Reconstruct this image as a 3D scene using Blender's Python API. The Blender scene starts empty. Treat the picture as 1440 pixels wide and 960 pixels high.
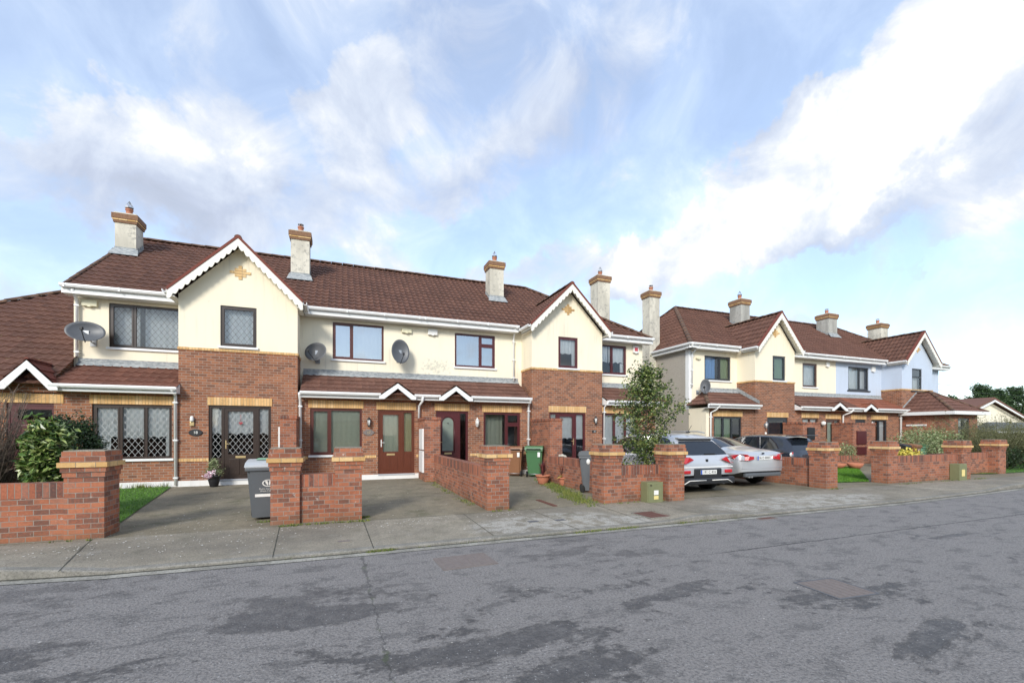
import bpy, bmesh, math, random
from mathutils import Vector, Matrix, noise as mnoise
R=math.radians; PI=math.pi
SC=bpy.context.scene; COL=SC.collection
rnd=random.Random(7)
CLOUD_SCALE=7.0; SKYMUL=2.2; SUN_E=2.0; SUN_ANG=14; EXPO=.72
OFF={}
# ------------------------------------------------------------------ mesh helpers
def B(): return bmesh.new()
def quad(bm,pts,mi=0):
    f=bm.faces.new([bm.verts.new(p) for p in pts]); f.material_index=mi; return f
def box(bm,x0,x1,y0,y1,z0,z1,mi=0,bev=0,M=None):
    v=[bm.verts.new(p) for p in ((x0,y0,z0),(x1,y0,z0),(x1,y1,z0),(x0,y1,z0),(x0,y0,z1),(x1,y0,z1),(x1,y1,z1),(x0,y1,z1))]
    fs=[bm.faces.new([v[i] for i in q]) for q in ((0,3,2,1),(4,5,6,7),(0,1,5,4),(1,2,6,5),(2,3,7,6),(3,0,4,7))]
    for f in fs: f.material_index=mi
    if M is not None: bmesh.ops.transform(bm,matrix=M,verts=v)
    if bev>0:
        es=list({e for f in fs for e in f.edges})
        bmesh.ops.bevel(bm,geom=es,offset=bev,segments=2,affect='EDGES',profile=.6)
def prismY(bm,poly,y0,y1,mi=0):      # poly in (x,z)
    a=[bm.verts.new((x,y0,z)) for x,z in poly]; b=[bm.verts.new((x,y1,z)) for x,z in poly]; n=len(poly)
    fs=[bm.faces.new(a),bm.faces.new(b[::-1])]+[bm.faces.new((a[i],b[i],b[(i+1)%n],a[(i+1)%n])) for i in range(n)]
    for f in fs: f.material_index=mi
    bmesh.ops.recalc_face_normals(bm,faces=fs)
def prismX(bm,poly,x0,x1,mi=0):      # poly in (y,z)
    a=[bm.verts.new((x0,y,z)) for y,z in poly]; b=[bm.verts.new((x1,y,z)) for y,z in poly]; n=len(poly)
    fs=[bm.faces.new(a),bm.faces.new(b[::-1])]+[bm.faces.new((a[i],b[i],b[(i+1)%n],a[(i+1)%n])) for i in range(n)]
    for f in fs: f.material_index=mi
    bmesh.ops.recalc_face_normals(bm,faces=fs)
def prismZ(bm,poly,z0,z1,mi=0):
    a=[bm.verts.new((x,y,z0)) for x,y in poly]; b=[bm.verts.new((x,y,z1)) for x,y in poly]; n=len(poly)
    fs=[bm.faces.new(a),bm.faces.new(b[::-1])]+[bm.faces.new((a[i],b[i],b[(i+1)%n],a[(i+1)%n])) for i in range(n)]
    for f in fs: f.material_index=mi
    bmesh.ops.recalc_face_normals(bm,faces=fs)
def tube(bm,pts,rads,seg=8,cap=True,mi=0):
    pts=[Vector(p) for p in pts]
    if not hasattr(rads,'__len__'): rads=[rads]*len(pts)
    rings=[]; up=Vector((0,0,1))
    for i,p in enumerate(pts):
        d=(pts[min(i+1,len(pts)-1)]-pts[max(i-1,0)]).normalized()
        a=d.cross(up)
        if a.length<.05: a=d.cross(Vector((0,1,0)))
        a.normalize(); b=d.cross(a)
        rings.append([bm.verts.new(p+(a*math.cos(t*2*PI/seg)+b*math.sin(t*2*PI/seg))*rads[i]) for t in range(seg)])
    for r,s_ in zip(rings,rings[1:]):
        for t in range(seg):
            f=bm.faces.new((r[t],s_[t],s_[(t+1)%seg],r[(t+1)%seg])); f.material_index=mi; f.smooth=True
    if cap:
        bm.faces.new(rings[0]).material_index=mi; bm.faces.new(rings[-1][::-1]).material_index=mi
def lathe(bm,prof,c=(0,0,0),seg=24,mi=0,axis='Z'):
    rings=[]
    for r,z in prof:
        ring=[]
        for t in range(seg):
            a=2*PI*t/seg; u,v=r*math.cos(a),r*math.sin(a)
            p=(u,v,z) if axis=='Z' else ((z,u,v) if axis=='X' else (u,z,v))
            ring.append(bm.verts.new((c[0]+p[0],c[1]+p[1],c[2]+p[2])))
        rings.append(ring)
    fs=[]
    for r,s_ in zip(rings,rings[1:]):
        for t in range(seg):
            f=bm.faces.new((r[t],r[(t+1)%seg],s_[(t+1)%seg],s_[t])); f.smooth=True; fs.append(f)
    fs.append(bm.faces.new(rings[0][::-1])); fs.append(bm.faces.new(rings[-1]))
    for f in fs: f.material_index=mi
    bmesh.ops.recalc_face_normals(bm,faces=fs)
def T(name,label,cat,loc=(0,0,0),group=None,kind=None):
    o=bpy.data.objects.new(name,None); COL.objects.link(o); o.location=loc
    o.empty_display_size=.2; o['label']=label; o['category']=cat
    if group:o['group']=group
    if kind:o['kind']=kind
    OFF[o.name]=Vector(loc); return o
def P(name,bm,mat,parent=None,label=None,smooth=False,kind=None,recalc=False):
    if recalc: bmesh.ops.recalc_face_normals(bm,faces=bm.faces[:])
    if parent is not None and OFF[parent.name].length>0:
        bmesh.ops.translate(bm,vec=-OFF[parent.name],verts=bm.verts[:])
    me=bpy.data.meshes.new(name); 
    if smooth:
        for f in bm.faces: f.smooth=True
    bm.to_mesh(me); bm.free()
    for m in (mat if isinstance(mat,(list,tuple)) else [mat]): me.materials.append(m)
    o=bpy.data.objects.new(name,me); COL.objects.link(o)
    if parent is not None: o.parent=parent; OFF[o.name]=OFF[parent.name]
    else: OFF[o.name]=Vector((0,0,0))
    if label:o['label']=label
    if kind:o['kind']=kind
    return o
def one(name,bm,mat,label,cat,group=None,kind=None,loc=None,**k):
    if loc is not None: bmesh.ops.translate(bm,vec=-Vector(loc),verts=bm.verts[:])
    o=P(name,bm,mat,None,label,**k); o['category']=cat
    if loc is not None: o.location=loc
    if group:o['group']=group
    if kind:o['kind']=kind
    return o
def text_bm(s,size,M,font_ext=.002):
    cu=bpy.data.curves.new('t','FONT'); cu.body=s; cu.size=size; cu.align_x='CENTER'; cu.align_y='CENTER'; cu.extrude=font_ext
    o=bpy.data.objects.new('t',cu); COL.objects.link(o)
    bpy.context.view_layer.update()
    me=bpy.data.meshes.new_from_object(o.evaluated_get(bpy.context.evaluated_depsgraph_get()))
    bm=B(); bm.from_mesh(me); bmesh.ops.transform(bm,matrix=M,verts=bm.verts[:])
    bpy.data.objects.remove(o); bpy.data.curves.remove(cu); bpy.data.meshes.remove(me); return bm
def facing(x,y,z,rz=0):  # text plane standing up, facing -Y, turned by rz
    return Matrix.Translation((x,y,z))@Matrix.Rotation(rz,4,'Z')@Matrix.Rotation(PI/2,4,'X')
# ------------------------------------------------------------------ node helpers
class NT:
    def __init__(s,nt): s.nt=nt
    def n(s,typ,**k):
        nd=s.nt.nodes.new(typ)
        for a,v in k.items(): setattr(nd,a,v)
        return nd
    def lk(s,a,b): s.nt.links.new(a,b)
    def st(s,sock,v):
        if isinstance(v,bpy.types.NodeSocket): s.lk(v,sock)
        elif v is not None:
            if sock.type=='RGBA' and hasattr(v,'__len__') and len(v)==3: v=(*v,1)
            sock.default_value=v
    def m(s,op,a,b=None,c=None,clamp=False):
        nd=s.n('ShaderNodeMath',operation=op,use_clamp=clamp)
        s.st(nd.inputs[0],a); s.st(nd.inputs[1],b)
        if c is not None: s.st(nd.inputs[2],c)
        return nd.outputs[0]
    def pos(s): return s.n('ShaderNodeNewGeometry').outputs['Position']
    def obj(s): return s.n('ShaderNodeTexCoord').outputs['Object']
    def xyz(s,v):
        nd=s.n('ShaderNodeSeparateXYZ'); s.lk(v,nd.inputs[0]); return nd.outputs
    def comb(s,x,y,z=0):
        nd=s.n('ShaderNodeCombineXYZ')
        for i,v in enumerate((x,y,z)): s.st(nd.inputs[i],v)
        return nd.outputs[0]
    def vs(s,v,sc):
        nd=s.n('ShaderNodeVectorMath',operation='MULTIPLY'); s.st(nd.inputs[0],v); nd.inputs[1].default_value=sc; return nd.outputs[0]
    def noise(s,vec,scale,detail=4,rough=.55,dist=0):
        nd=s.n('ShaderNodeTexNoise'); s.st(nd.inputs['Vector'],vec); nd.inputs['Scale'].default_value=scale
        nd.inputs['Detail'].default_value=detail; nd.inputs['Roughness'].default_value=rough; nd.inputs['Distortion'].default_value=dist
        return nd.outputs['Fac']
    def vor(s,vec,scale,feat='F1',out='Distance',rand=1):
        nd=s.n('ShaderNodeTexVoronoi',feature=feat); s.st(nd.inputs['Vector'],vec); nd.inputs['Scale'].default_value=scale
        nd.inputs['Randomness'].default_value=rand
        return nd.outputs[out]
    def ramp(s,f,stops,interp='LINEAR'):
        nd=s.n('ShaderNodeValToRGB'); cr=nd.color_ramp; cr.interpolation=interp
        while len(cr.elements)<len(stops): cr.elements.new(.5)
        for e,(p,c) in zip(cr.elements,stops):
            e.position=p; e.color=(c,c,c,1) if not hasattr(c,'__len__') else (*c,1)
        s.lk(f,nd.inputs[0]); return nd.outputs[0]
    def mix(s,f,a,b,mode='MIX'):
        nd=s.n('ShaderNodeMix',data_type='RGBA',blend_type=mode); s.st(nd.inputs[0],f); s.st(nd.inputs[6],a); s.st(nd.inputs[7],b); return nd.outputs[2]
    def step(s,v,a,b): # smoothstep
        nd=s.n('ShaderNodeMapRange',interpolation_type='SMOOTHSTEP'); s.st(nd.inputs[0],v); s.st(nd.inputs[1],a); s.st(nd.inputs[2],b); return nd.outputs[0]
    def bump(s,h,strength=.3,dist=.01,nrm=None):
        nd=s.n('ShaderNodeBump'); nd.inputs['Strength'].default_value=strength; nd.inputs['Distance'].default_value=dist; s.lk(h,nd.inputs['Height'])
        if nrm is not None: s.lk(nrm,nd.inputs['Normal'])
        return nd.outputs[0]
    def isl(s): return s.n('ShaderNodeNewGeometry').outputs['Random Per Island']
def newmat(name,rough=.6,metal=0,spec=.5):
    m=bpy.data.materials.new(name); m.use_nodes=True; N=NT(m.node_tree)
    b=m.node_tree.nodes['Principled BSDF']; b.inputs['Roughness'].default_value=rough; b.inputs['Metallic'].default_value=metal
    b.inputs['Specular IOR Level'].default_value=spec
    return m,N,b
def plain(name,col,rough=.5,metal=0,spec=.5,var=.12,scale=9,bump=0,coat=0):
    m,N,b=newmat(name,rough,metal,spec)
    f=N.noise(N.pos(),scale,5)
    c=N.mix(f,tuple(x*(1-var) for x in col),tuple(min(1,x*(1+var)) for x in col))
    N.lk(c,b.inputs['Base Color'])
    if bump: N.lk(N.bump(N.noise(N.pos(),scale*8,4),bump,.004),b.inputs['Normal'])
    if coat: b.inputs['Coat Weight'].default_value=coat; b.inputs['Coat Roughness'].default_value=.05
    return m
def brick(name,stops,mortar,bw=.225,bh=.075,ms=.005,zoff=0,stain=None,lime=0,dirt=(.05,.045,.04)):
    m,N,b=newmat(name,.85,spec=.25)
    x,y,z=N.xyz(N.pos())
    v=N.comb(N.m('ADD',x,y),N.m('SUBTRACT',z,zoff) if zoff else z,0)
    v=N.n('ShaderNodeVectorMath',operation='ADD').outputs[0] if False else v
    nd=N.n('ShaderNodeTexBrick',offset=.5); N.lk(v,nd.inputs['Vector'])
    nd.inputs['Color1'].default_value=(0,0,0,1); nd.inputs['Color2'].default_value=(1,1,1,1); nd.inputs['Mortar'].default_value=(.5,.5,.5,1)
    nd.inputs['Scale'].default_value=1; nd.inputs['Mortar Size'].default_value=ms; nd.inputs['Mortar Smooth'].default_value=.25
    nd.inputs['Bias'].default_value=0; nd.inputs['Brick Width'].default_value=bw; nd.inputs['Row Height'].default_value=bh
    fine=N.noise(N.pos(),32,5,.7); big=N.noise(N.pos(),1.3,4)
    rndc=N.m('ADD',nd.outputs['Color'],N.m('MULTIPLY',N.m('SUBTRACT',fine,.5),1.3),clamp=True)
    col=N.ramp(rndc,stops)
    col=N.mix(N.m('MULTIPLY',N.step(big,.40,.70),.40),col,tuple(c*.6 for c in stops[1][1])); col=N.mix(N.m('MULTIPLY',N.step(N.noise(N.pos(),6.5,7,.75),.52,.68),.38),col,(.10,.075,.06))
    mort=N.mix(N.noise(N.pos(),7,3),mortar,tuple(c*.6 for c in mortar))
    col=N.mix(nd.outputs['Fac'],col,mort)
    if lime:
        l=N.step(N.noise(N.pos(),9,6,.7),.66-lime*.1,.74)
        col=N.mix(N.m('MULTIPLY',l,.75),col,(.62,.56,.5))
    if dirt:   # grime and moss that gathers along the ground line
        d=N.step(N.m('ADD',z,N.m('MULTIPLY',N.noise(N.pos(),4,4),.35)),.5,.12)
        col=N.mix(N.m('MULTIPLY',d,.45),col,dirt)
    N.lk(col,b.inputs['Base Color'])
    h=N.m('ADD',N.m('MULTIPLY',nd.outputs['Fac'],-1),N.m('MULTIPLY',fine,.4))
    N.lk(N.bump(h,.6,.008),b.inputs['Normal']); return m
# ------------------------------------------------------------------ materials
M={}
M['brick']=brick('house_brick',[(0,(.17,.080,.052)),(.2,(.24,.097,.054)),(.5,(.305,.120,.062)),(.8,(.385,.155,.075)),(1,(.27,.13,.085))],(.42,.36,.29),ms=.006,bw=.20)
M['gbrick']=brick('garden_wall_brick',[(0,(.17,.085,.062)),(.2,(.26,.100,.062)),(.5,(.37,.130,.068)),(.8,(.44,.165,.088)),(1,(.32,.15,.10))],(.36,.31,.26),bw=.172,lime=.40,dirt=(.10,.09,.05))
M['gsold']=brick('soldier_course_brick',[(0,(.11,.065,.055)),(.25,(.22,.088,.06)),(.5,(.36,.12,.064)),(.8,(.44,.155,.085)),(1,(.29,.14,.10))],(.30,.26,.22),bw=.075,bh=3,zoff=-1.2,dirt=None,lime=.15)
M['ysold']=brick('yellow_soldier_brick',[(0,(.58,.34,.14)),(.3,(.66,.40,.17)),(.7,(.72,.45,.20)),(1,(.76,.52,.27))],(.42,.30,.18),bw=.075,bh=3,zoff=-1.2,dirt=None)
M['yband']=brick('yellow_band_brick',[(0,(.55,.33,.13)),(.5,(.66,.42,.18)),(1,(.74,.52,.27))],(.36,.28,.2),bh=3,zoff=-1.2,dirt=None)
def render_mat(name,col,stain=.5,rough=.9,peb=False,spot=None):
    m,N,b=newmat(name,rough,spec=.2)
    x,y,z=N.xyz(N.pos())
    s1=N.noise(N.vs(N.pos(),(1.2,1.2,.35)),1.4,6,.6); s2=N.noise(N.pos(),6,6,.7)
    c=N.mix(N.m('MULTIPLY',N.step(s1,.45 if stain<1 else .40,.8 if stain<1 else .60),min(.85,.35*stain)),col,tuple(k*.62 for k in col))
    c=N.mix(N.m('MULTIPLY',N.step(s2,.6 if stain<1 else .52,.8 if stain<1 else .66),min(.7,.35*stain)),c,tuple(k*.5 for k in (.5,.48,.44)))
    s3=N.noise(N.vs(N.pos(),(9,9,.5)),1.0,6,.65); c=N.mix(N.m('MULTIPLY',N.m('MULTIPLY',N.step(s3,.5,.72),N.step(N.noise(N.pos(),.7,3),.4,.65)),.34+.1*stain),c,tuple(k*.55 for k in (.75,.70,.60)))
    if spot:
        g=N.m('SUBTRACT',1,N.m('ADD',N.m('POWER',N.m('DIVIDE',N.m('SUBTRACT',x,spot[0]),spot[2]),2),N.m('POWER',N.m('DIVIDE',N.m('SUBTRACT',z,spot[1]),spot[3]),2)),clamp=True)
        c=N.mix(N.m('MULTIPLY',N.step(N.m('ADD',N.noise(N.pos(),9,7,.75),N.m('MULTIPLY',g,.22)),.62,.8),N.m('MULTIPLY',N.step(g,0,.4),.5)),c,(.30,.32,.28))
    if peb:
        p=N.vor(N.pos(),55); c=N.mix(N.m('MULTIPLY',N.step(p,.25,.6),.5),c,(.25,.23,.2))
        N.lk(N.bump(p,.8,.01),b.inputs['Normal'])
    else: N.lk(N.bump(N.noise(N.pos(),60,5,.7),.35,.004),b.inputs['Normal'])
    N.lk(c,b.inputs['Base Color']); return m
M['cream']=render_mat('cream_render',(.86,.775,.60),.7)
M['cream2']=render_mat('pale_cream_render',(.86,.79,.62),.8)
M['cream16']=render_mat('mildewed_cream_render',(.86,.79,.62),.8,spot=(3.2,4.0,1.0,.45))
M['blue']=render_mat('pale_blue_render',(.52,.59,.69),.45)
M['peb']=render_mat('pebble_dash',(.52,.47,.40),.6,peb=True)
M['chim']=render_mat('weathered_chimney_render',(.66,.62,.52),1.9)
M['chimdark']=render_mat('dark_weathered_chimney_render',(.42,.41,.37),2.2)
M['white']=plain('white_pvc',(.80,.80,.78),.35,var=.04)
M['board']=plain('cream_white_board',(.80,.77,.68),.5,var=.05)
M['plinth']=render_mat('white_plinth_paint',(.78,.77,.74),.7)
M['greyband']=plain('grey_plinth_band',(.42,.44,.46),.8)
def wood(name,col,rough=.35):
    m,N,b=newmat(name,rough)
    g=N.noise(N.vs(N.pos(),(30,30,2.2)),2,5,.6)
    N.lk(N.mix(g,tuple(c*.65 for c in col),tuple(c*1.35 for c in col)),b.inputs['Base Color']); return m
M['f18']=wood('dark_brown_upvc',(.040,.026,.020)); M['f17']=wood('red_brown_wood_upvc',(.10,.030,.022)); M['f17d']=wood('varnished_brown_door',(.115,.032,.016),.3)
M['f16']=wood('burgundy_upvc',(.085,.018,.020)); M['f14']=plain('anthracite_upvc',(.030,.034,.040),.35); M['f13']=wood('brown_upvc',(.07,.03,.02))
def lead_mat():
    m,N,b=newmat('lead_flashing',.7,spec=.3)
    n=N.noise(N.vs(N.pos(),(4,4,12)),2,6,.7)
    N.lk(N.mix(N.step(n,.35,.65),(.20,.22,.23),(.42,.43,.42)),b.inputs['Base Color']); return m
M['lead']=lead_mat()
def tile_mat(name,base,lichen=.5,worn=0):
    m,N,b=newmat(name,.78,spec=.3)
    uv=N.n('ShaderNodeUVMap').outputs[0]
    u,v,_=N.xyz(uv)
    cell=N.comb(N.m('FLOOR',N.m('DIVIDE',u,.21)),N.m('FLOOR',N.m('DIVIDE',v,.33)),0)
    wn=N.n('ShaderNodeTexWhiteNoise'); N.lk(cell,wn.inputs[0])
    c=N.ramp(wn.outputs['Value'],[(0,tuple(k*.84 for k in base)),(.5,base),(1,(base[0]*1.15,base[1]*1.15,base[2]*1.12))])
    big=N.noise(N.pos(),.9,5,.6)
    c=N.mix(N.m('MULTIPLY',N.step(big,.45,.75),.4),c,tuple(k*.55 for k in base))
    if worn: c=N.mix(N.m('MULTIPLY',N.step(N.noise(N.pos(),14,6,.75),.5,.72),worn),c,(.36,.19,.12))
    li=N.step(N.noise(N.pos(),11,6,.72),.64-.05*lichen,.74)
    c=N.mix(N.m('MULTIPLY',li,.55*lichen),c,(.34,.31,.16))
    N.lk(c,b.inputs['Base Color'])
    N.lk(N.bump(N.noise(N.pos(),70,4,.7),.3,.004),b.inputs['Normal']); return m
M['tile']=tile_mat('brown_concrete_tiles',(.125,.060,.042),.9)
M['tile18']=tile_mat('reddish_brown_tiles',(.16,.068,.047),.35,.15)
M['tileP']=tile_mat('worn_brown_tiles',(.15,.072,.052),.5,.45)
M['tileO']=tile_mat('orange_worn_tiles',(.24,.085,.05),.3,.6)
M['ridge']=tile_mat('ridge_tiles',(.13,.075,.05),1.6)
M['verge']=tile_mat('red_brown_verge_tiles',(.17,.05,.035),.4)
def glass_mat(name,lattice=False,tint=(.97,.99,.98),refl=.07,lc=(.52,.53,.52)):
    m=bpy.data.materials.new(name); m.use_nodes=True; nt=m.node_tree; nt.nodes.remove(nt.nodes['Principled BSDF']); N=NT(nt)
    out=nt.nodes['Material Output']
    tr=N.n('ShaderNodeBsdfTransparent'); tr.inputs[0].default_value=(*tint,1)
    gl=N.n('ShaderNodeBsdfGlossy'); gl.inputs['Roughness'].default_value=.02; gl.inputs[0].default_value=(.95,.97,1,1)
    N.lk(N.bump(N.noise(N.pos(),1.1,1),.05,.05),gl.inputs['Normal'])
    fr=N.n('ShaderNodeFresnel'); fr.inputs[0].default_value=1.52
    mx=N.n('ShaderNodeMixShader'); N.lk(N.m('ADD',N.m('MULTIPLY',fr.outputs[0],1.8),refl-.07,clamp=True),mx.inputs[0]); N.lk(tr.outputs[0],mx.inputs[1]); N.lk(gl.outputs[0],mx.inputs[2])
    res=mx.outputs[0]
    if lattice:
        x,y,z=N.xyz(N.pos()); u=N.m('DIVIDE',x,.145); v=N.m('DIVIDE',z,.20); ms=[]
        for sgn in (1,-1):
            t=N.m('FRACT',N.m('ADD',u,N.m('MULTIPLY',v,sgn)))
            ms.append(N.m('LESS_THAN',N.m('ABSOLUTE',N.m('SUBTRACT',t,.5)),.030))
        mk=N.m('MAXIMUM',ms[0],ms[1])
        df=N.n('ShaderNodeBsdfDiffuse'); df.inputs[0].default_value=(*lc,1)
        m2=N.n('ShaderNodeMixShader'); N.lk(mk,m2.inputs[0]); N.lk(res,m2.inputs[1]); N.lk(df.outputs[0],m2.inputs[2]); res=m2.outputs[0]
    N.lk(res,out.inputs[0]); return m
M['glass']=glass_mat('window_glass'); M['glassR']=glass_mat('bright_reflecting_glass',refl=.42); M['glassL']=glass_mat('leaded_glass',True); M['glassLd']=glass_mat('leaded_glass_dark_came',True,lc=(.16,.16,.15))
M['capbrick']=plain('browned_cap_brick',(.21,.115,.065),.9,var=.45,scale=16,bump=.5)
M['frost']=plain('frosted_glass',(.22,.26,.22),.18,var=.25,scale=6,bump=.3)
M['carglass']=plain('tinted_car_glass',(.012,.016,.022),.04,spec=.8,var=.1)
def cloth(name,col,period=.07,tr=0):
    m,N,b=newmat(name,.9,spec=.1)
    x,y,z=N.xyz(N.pos())
    s=N.m('ADD',N.m('MULTIPLY',N.m('SINE',N.m('MULTIPLY',x,2*PI/period)),.09),.9)
    N.lk(N.mix(N.noise(N.pos(),12,3),tuple(c*.85 for c in col),col),b.inputs['Base Color']); return m
M['net']=cloth('white_net_curtain',(.90,.90,.88)); M['curt_cream']=cloth('cream_curtain',(.62,.58,.36)); M['curt_blue']=cloth('light_blue_curtain',(.22,.45,.78)); M['curt_green']=cloth('green_curtain',(.30,.42,.26))
M['curt_greyb']=cloth('grey_green_blind',(.56,.58,.46)); M['curt_grey']=cloth('grey_blue_voile',(.42,.46,.50))
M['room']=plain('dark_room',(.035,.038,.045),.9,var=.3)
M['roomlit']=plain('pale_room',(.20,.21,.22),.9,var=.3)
M['black']=plain('black_plastic',(.015,.015,.017),.5); M['rubber']=plain('tyre_rubber',(.013,.013,.013),.8,var=.3)
M['brass']=plain('brass',(.72,.55,.28),.3,metal=.6); M['steel']=plain('galvanised_steel',(.40,.41,.42),.4,metal=.7)
M['terracotta']=plain('terracotta',(.48,.18,.10),.8,var=.2); M['pot']=plain('chimney_pot_clay',(.42,.17,.10),.8,var=.2)
M['dish']=plain('grey_dish_paint',(.095,.10,.108),.45,var=.15)
M['alarm']=plain('cream_plastic',(.72,.68,.48),.5); M['alarmw']=plain('white_plastic',(.78,.77,.73),.4)
def simple_veg(name,stops,rough=.5,spec=.4):
    m,N,b=newmat(name,rough,spec=spec)
    N.lk(N.ramp(N.isl(),stops),b.inputs['Base Color'])
    b.inputs['Subsurface Weight'].default_value=0
    return m
M['holly']=simple_veg('variegated_leaves',[(0,(.018,.035,.010)),(.35,(.045,.085,.020)),(.65,(.12,.17,.035)),(.86,(.20,.23,.06)),(.95,(.36,.37,.15)),(1,(.50,.49,.28))],.35)
M['laurel']=simple_veg('laurel_leaves',[(0,(.025,.055,.012)),(.3,(.06,.12,.022)),(.65,(.14,.22,.045)),(1,(.38,.42,.16))],.3)
M['darkleaf']=simple_veg('dark_green_leaves',[(0,(.010,.022,.008)),(.5,(.02,.045,.014)),(1,(.045,.085,.025))],.45)
M['conifer']=simple_veg('conifer_needles',[(0,(.015,.035,.012)),(.5,(.035,.075,.022)),(1,(.08,.13,.04))],.6)
M['palegreen']=simple_veg('pale_green_leaves',[(0,(.09,.13,.05)),(.5,(.20,.26,.10)),(1,(.42,.45,.26))],.6)
M['dry']=simple_veg('dry_twigs',[(0,(.10,.075,.055)),(.5,(.17,.13,.10)),(1,(.28,.22,.17))],.9)
M['drygreen']=simple_veg('olive_scrub',[(0,(.08,.08,.04)),(.5,(.13,.14,.06)),(1,(.22,.21,.10))],.8)
M['grassb']=simple_veg('grass_blades',[(0,(.05,.15,.008)),(.5,(.085,.23,.012)),(1,(.16,.30,.03))],.6)
M['weed']=simple_veg('weeds',[(0,(.05,.09,.015)),(.5,(.12,.17,.03)),(1,(.30,.28,.08))],.7)
M['redleaf']=simple_veg('dark_red_leaves',[(0,(.035,.01,.014)),(.6,(.10,.025,.03)),(1,(.20,.06,.05))],.5)
M['yflower']=simple_veg('yellow_flowers',[(0,(.25,.28,.06)),(.4,(.55,.45,.06)),(1,(.80,.68,.15))],.6)
M['pink']=simple_veg('pink_white_petals',[(0,(.70,.35,.45)),(.5,(.85,.65,.72)),(1,(.9,.88,.88))],.6)
M['bark']=plain('bark',(.11,.085,.06),.9,var=.4,scale=20,bump=.6)
M['petal']=simple_veg('pale_litter',[(0,(.45,.42,.36)),(.5,(.62,.60,.54)),(1,(.78,.76,.72))],.8)
M['soil']=plain('soil',(.06,.05,.035),.95,var=.4,bump=.8)
M['carsilver']=plain('silver_car_paint',(.56,.58,.60),.28,metal=.45,coat=.8,var=.02)
M['carwhite']=plain('silver_white_car_paint',(.56,.58,.61),.28,metal=.35,coat=.8,var=.02)
M['cardark']=plain('dark_blue_car_paint',(.028,.034,.048),.25,metal=.4,coat=1,var=.05)
M['carblack']=plain('black_car_trim',(.02,.021,.024),.45)
M['taillight']=plain('red_tail_light',(.50,.012,.018),.12,coat=1,var=.2,scale=30)
M['plate']=plain('white_number_plate',(.75,.75,.72),.4,var=.02); M['ink']=plain('black_ink',(.02,.02,.02),.6)
M['euro']=plain('blue_plate_band',(.03,.10,.45),.5)
M['bingrey']=plain('grey_bin_plastic',(.105,.115,.125),.45,var=.12,scale=4,bump=.1); M['binlid']=plain('pale_grey_lid',(.42,.44,.45),.4,var=.12)
M['bingreen']=plain('green_bin_plastic',(.065,.165,.070),.45,var=.12,scale=4); M['binbrown']=plain('brown_bin_plastic',(.25,.115,.055),.5,var=.15,scale=4)
M['lidgreen']=plain('faded_green_plastic',(.22,.42,.28),.5)
M['elec']=plain('olive_cabinet_paint',(.19,.20,.10),.6,var=.15); M['rust']=plain('rusty_iron',(.13,.055,.04),.85,var=.35,scale=25,bump=.6)
M['iron']=plain('worn_iron_cover',(.185,.155,.14),.75,var=.3,scale=20,bump=.5); M['greycover']=plain('grey_cover',(.10,.105,.115),.6,var=.2)
M['yellow']=plain('yellow_sticker',(.75,.62,.25),.6)
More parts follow.
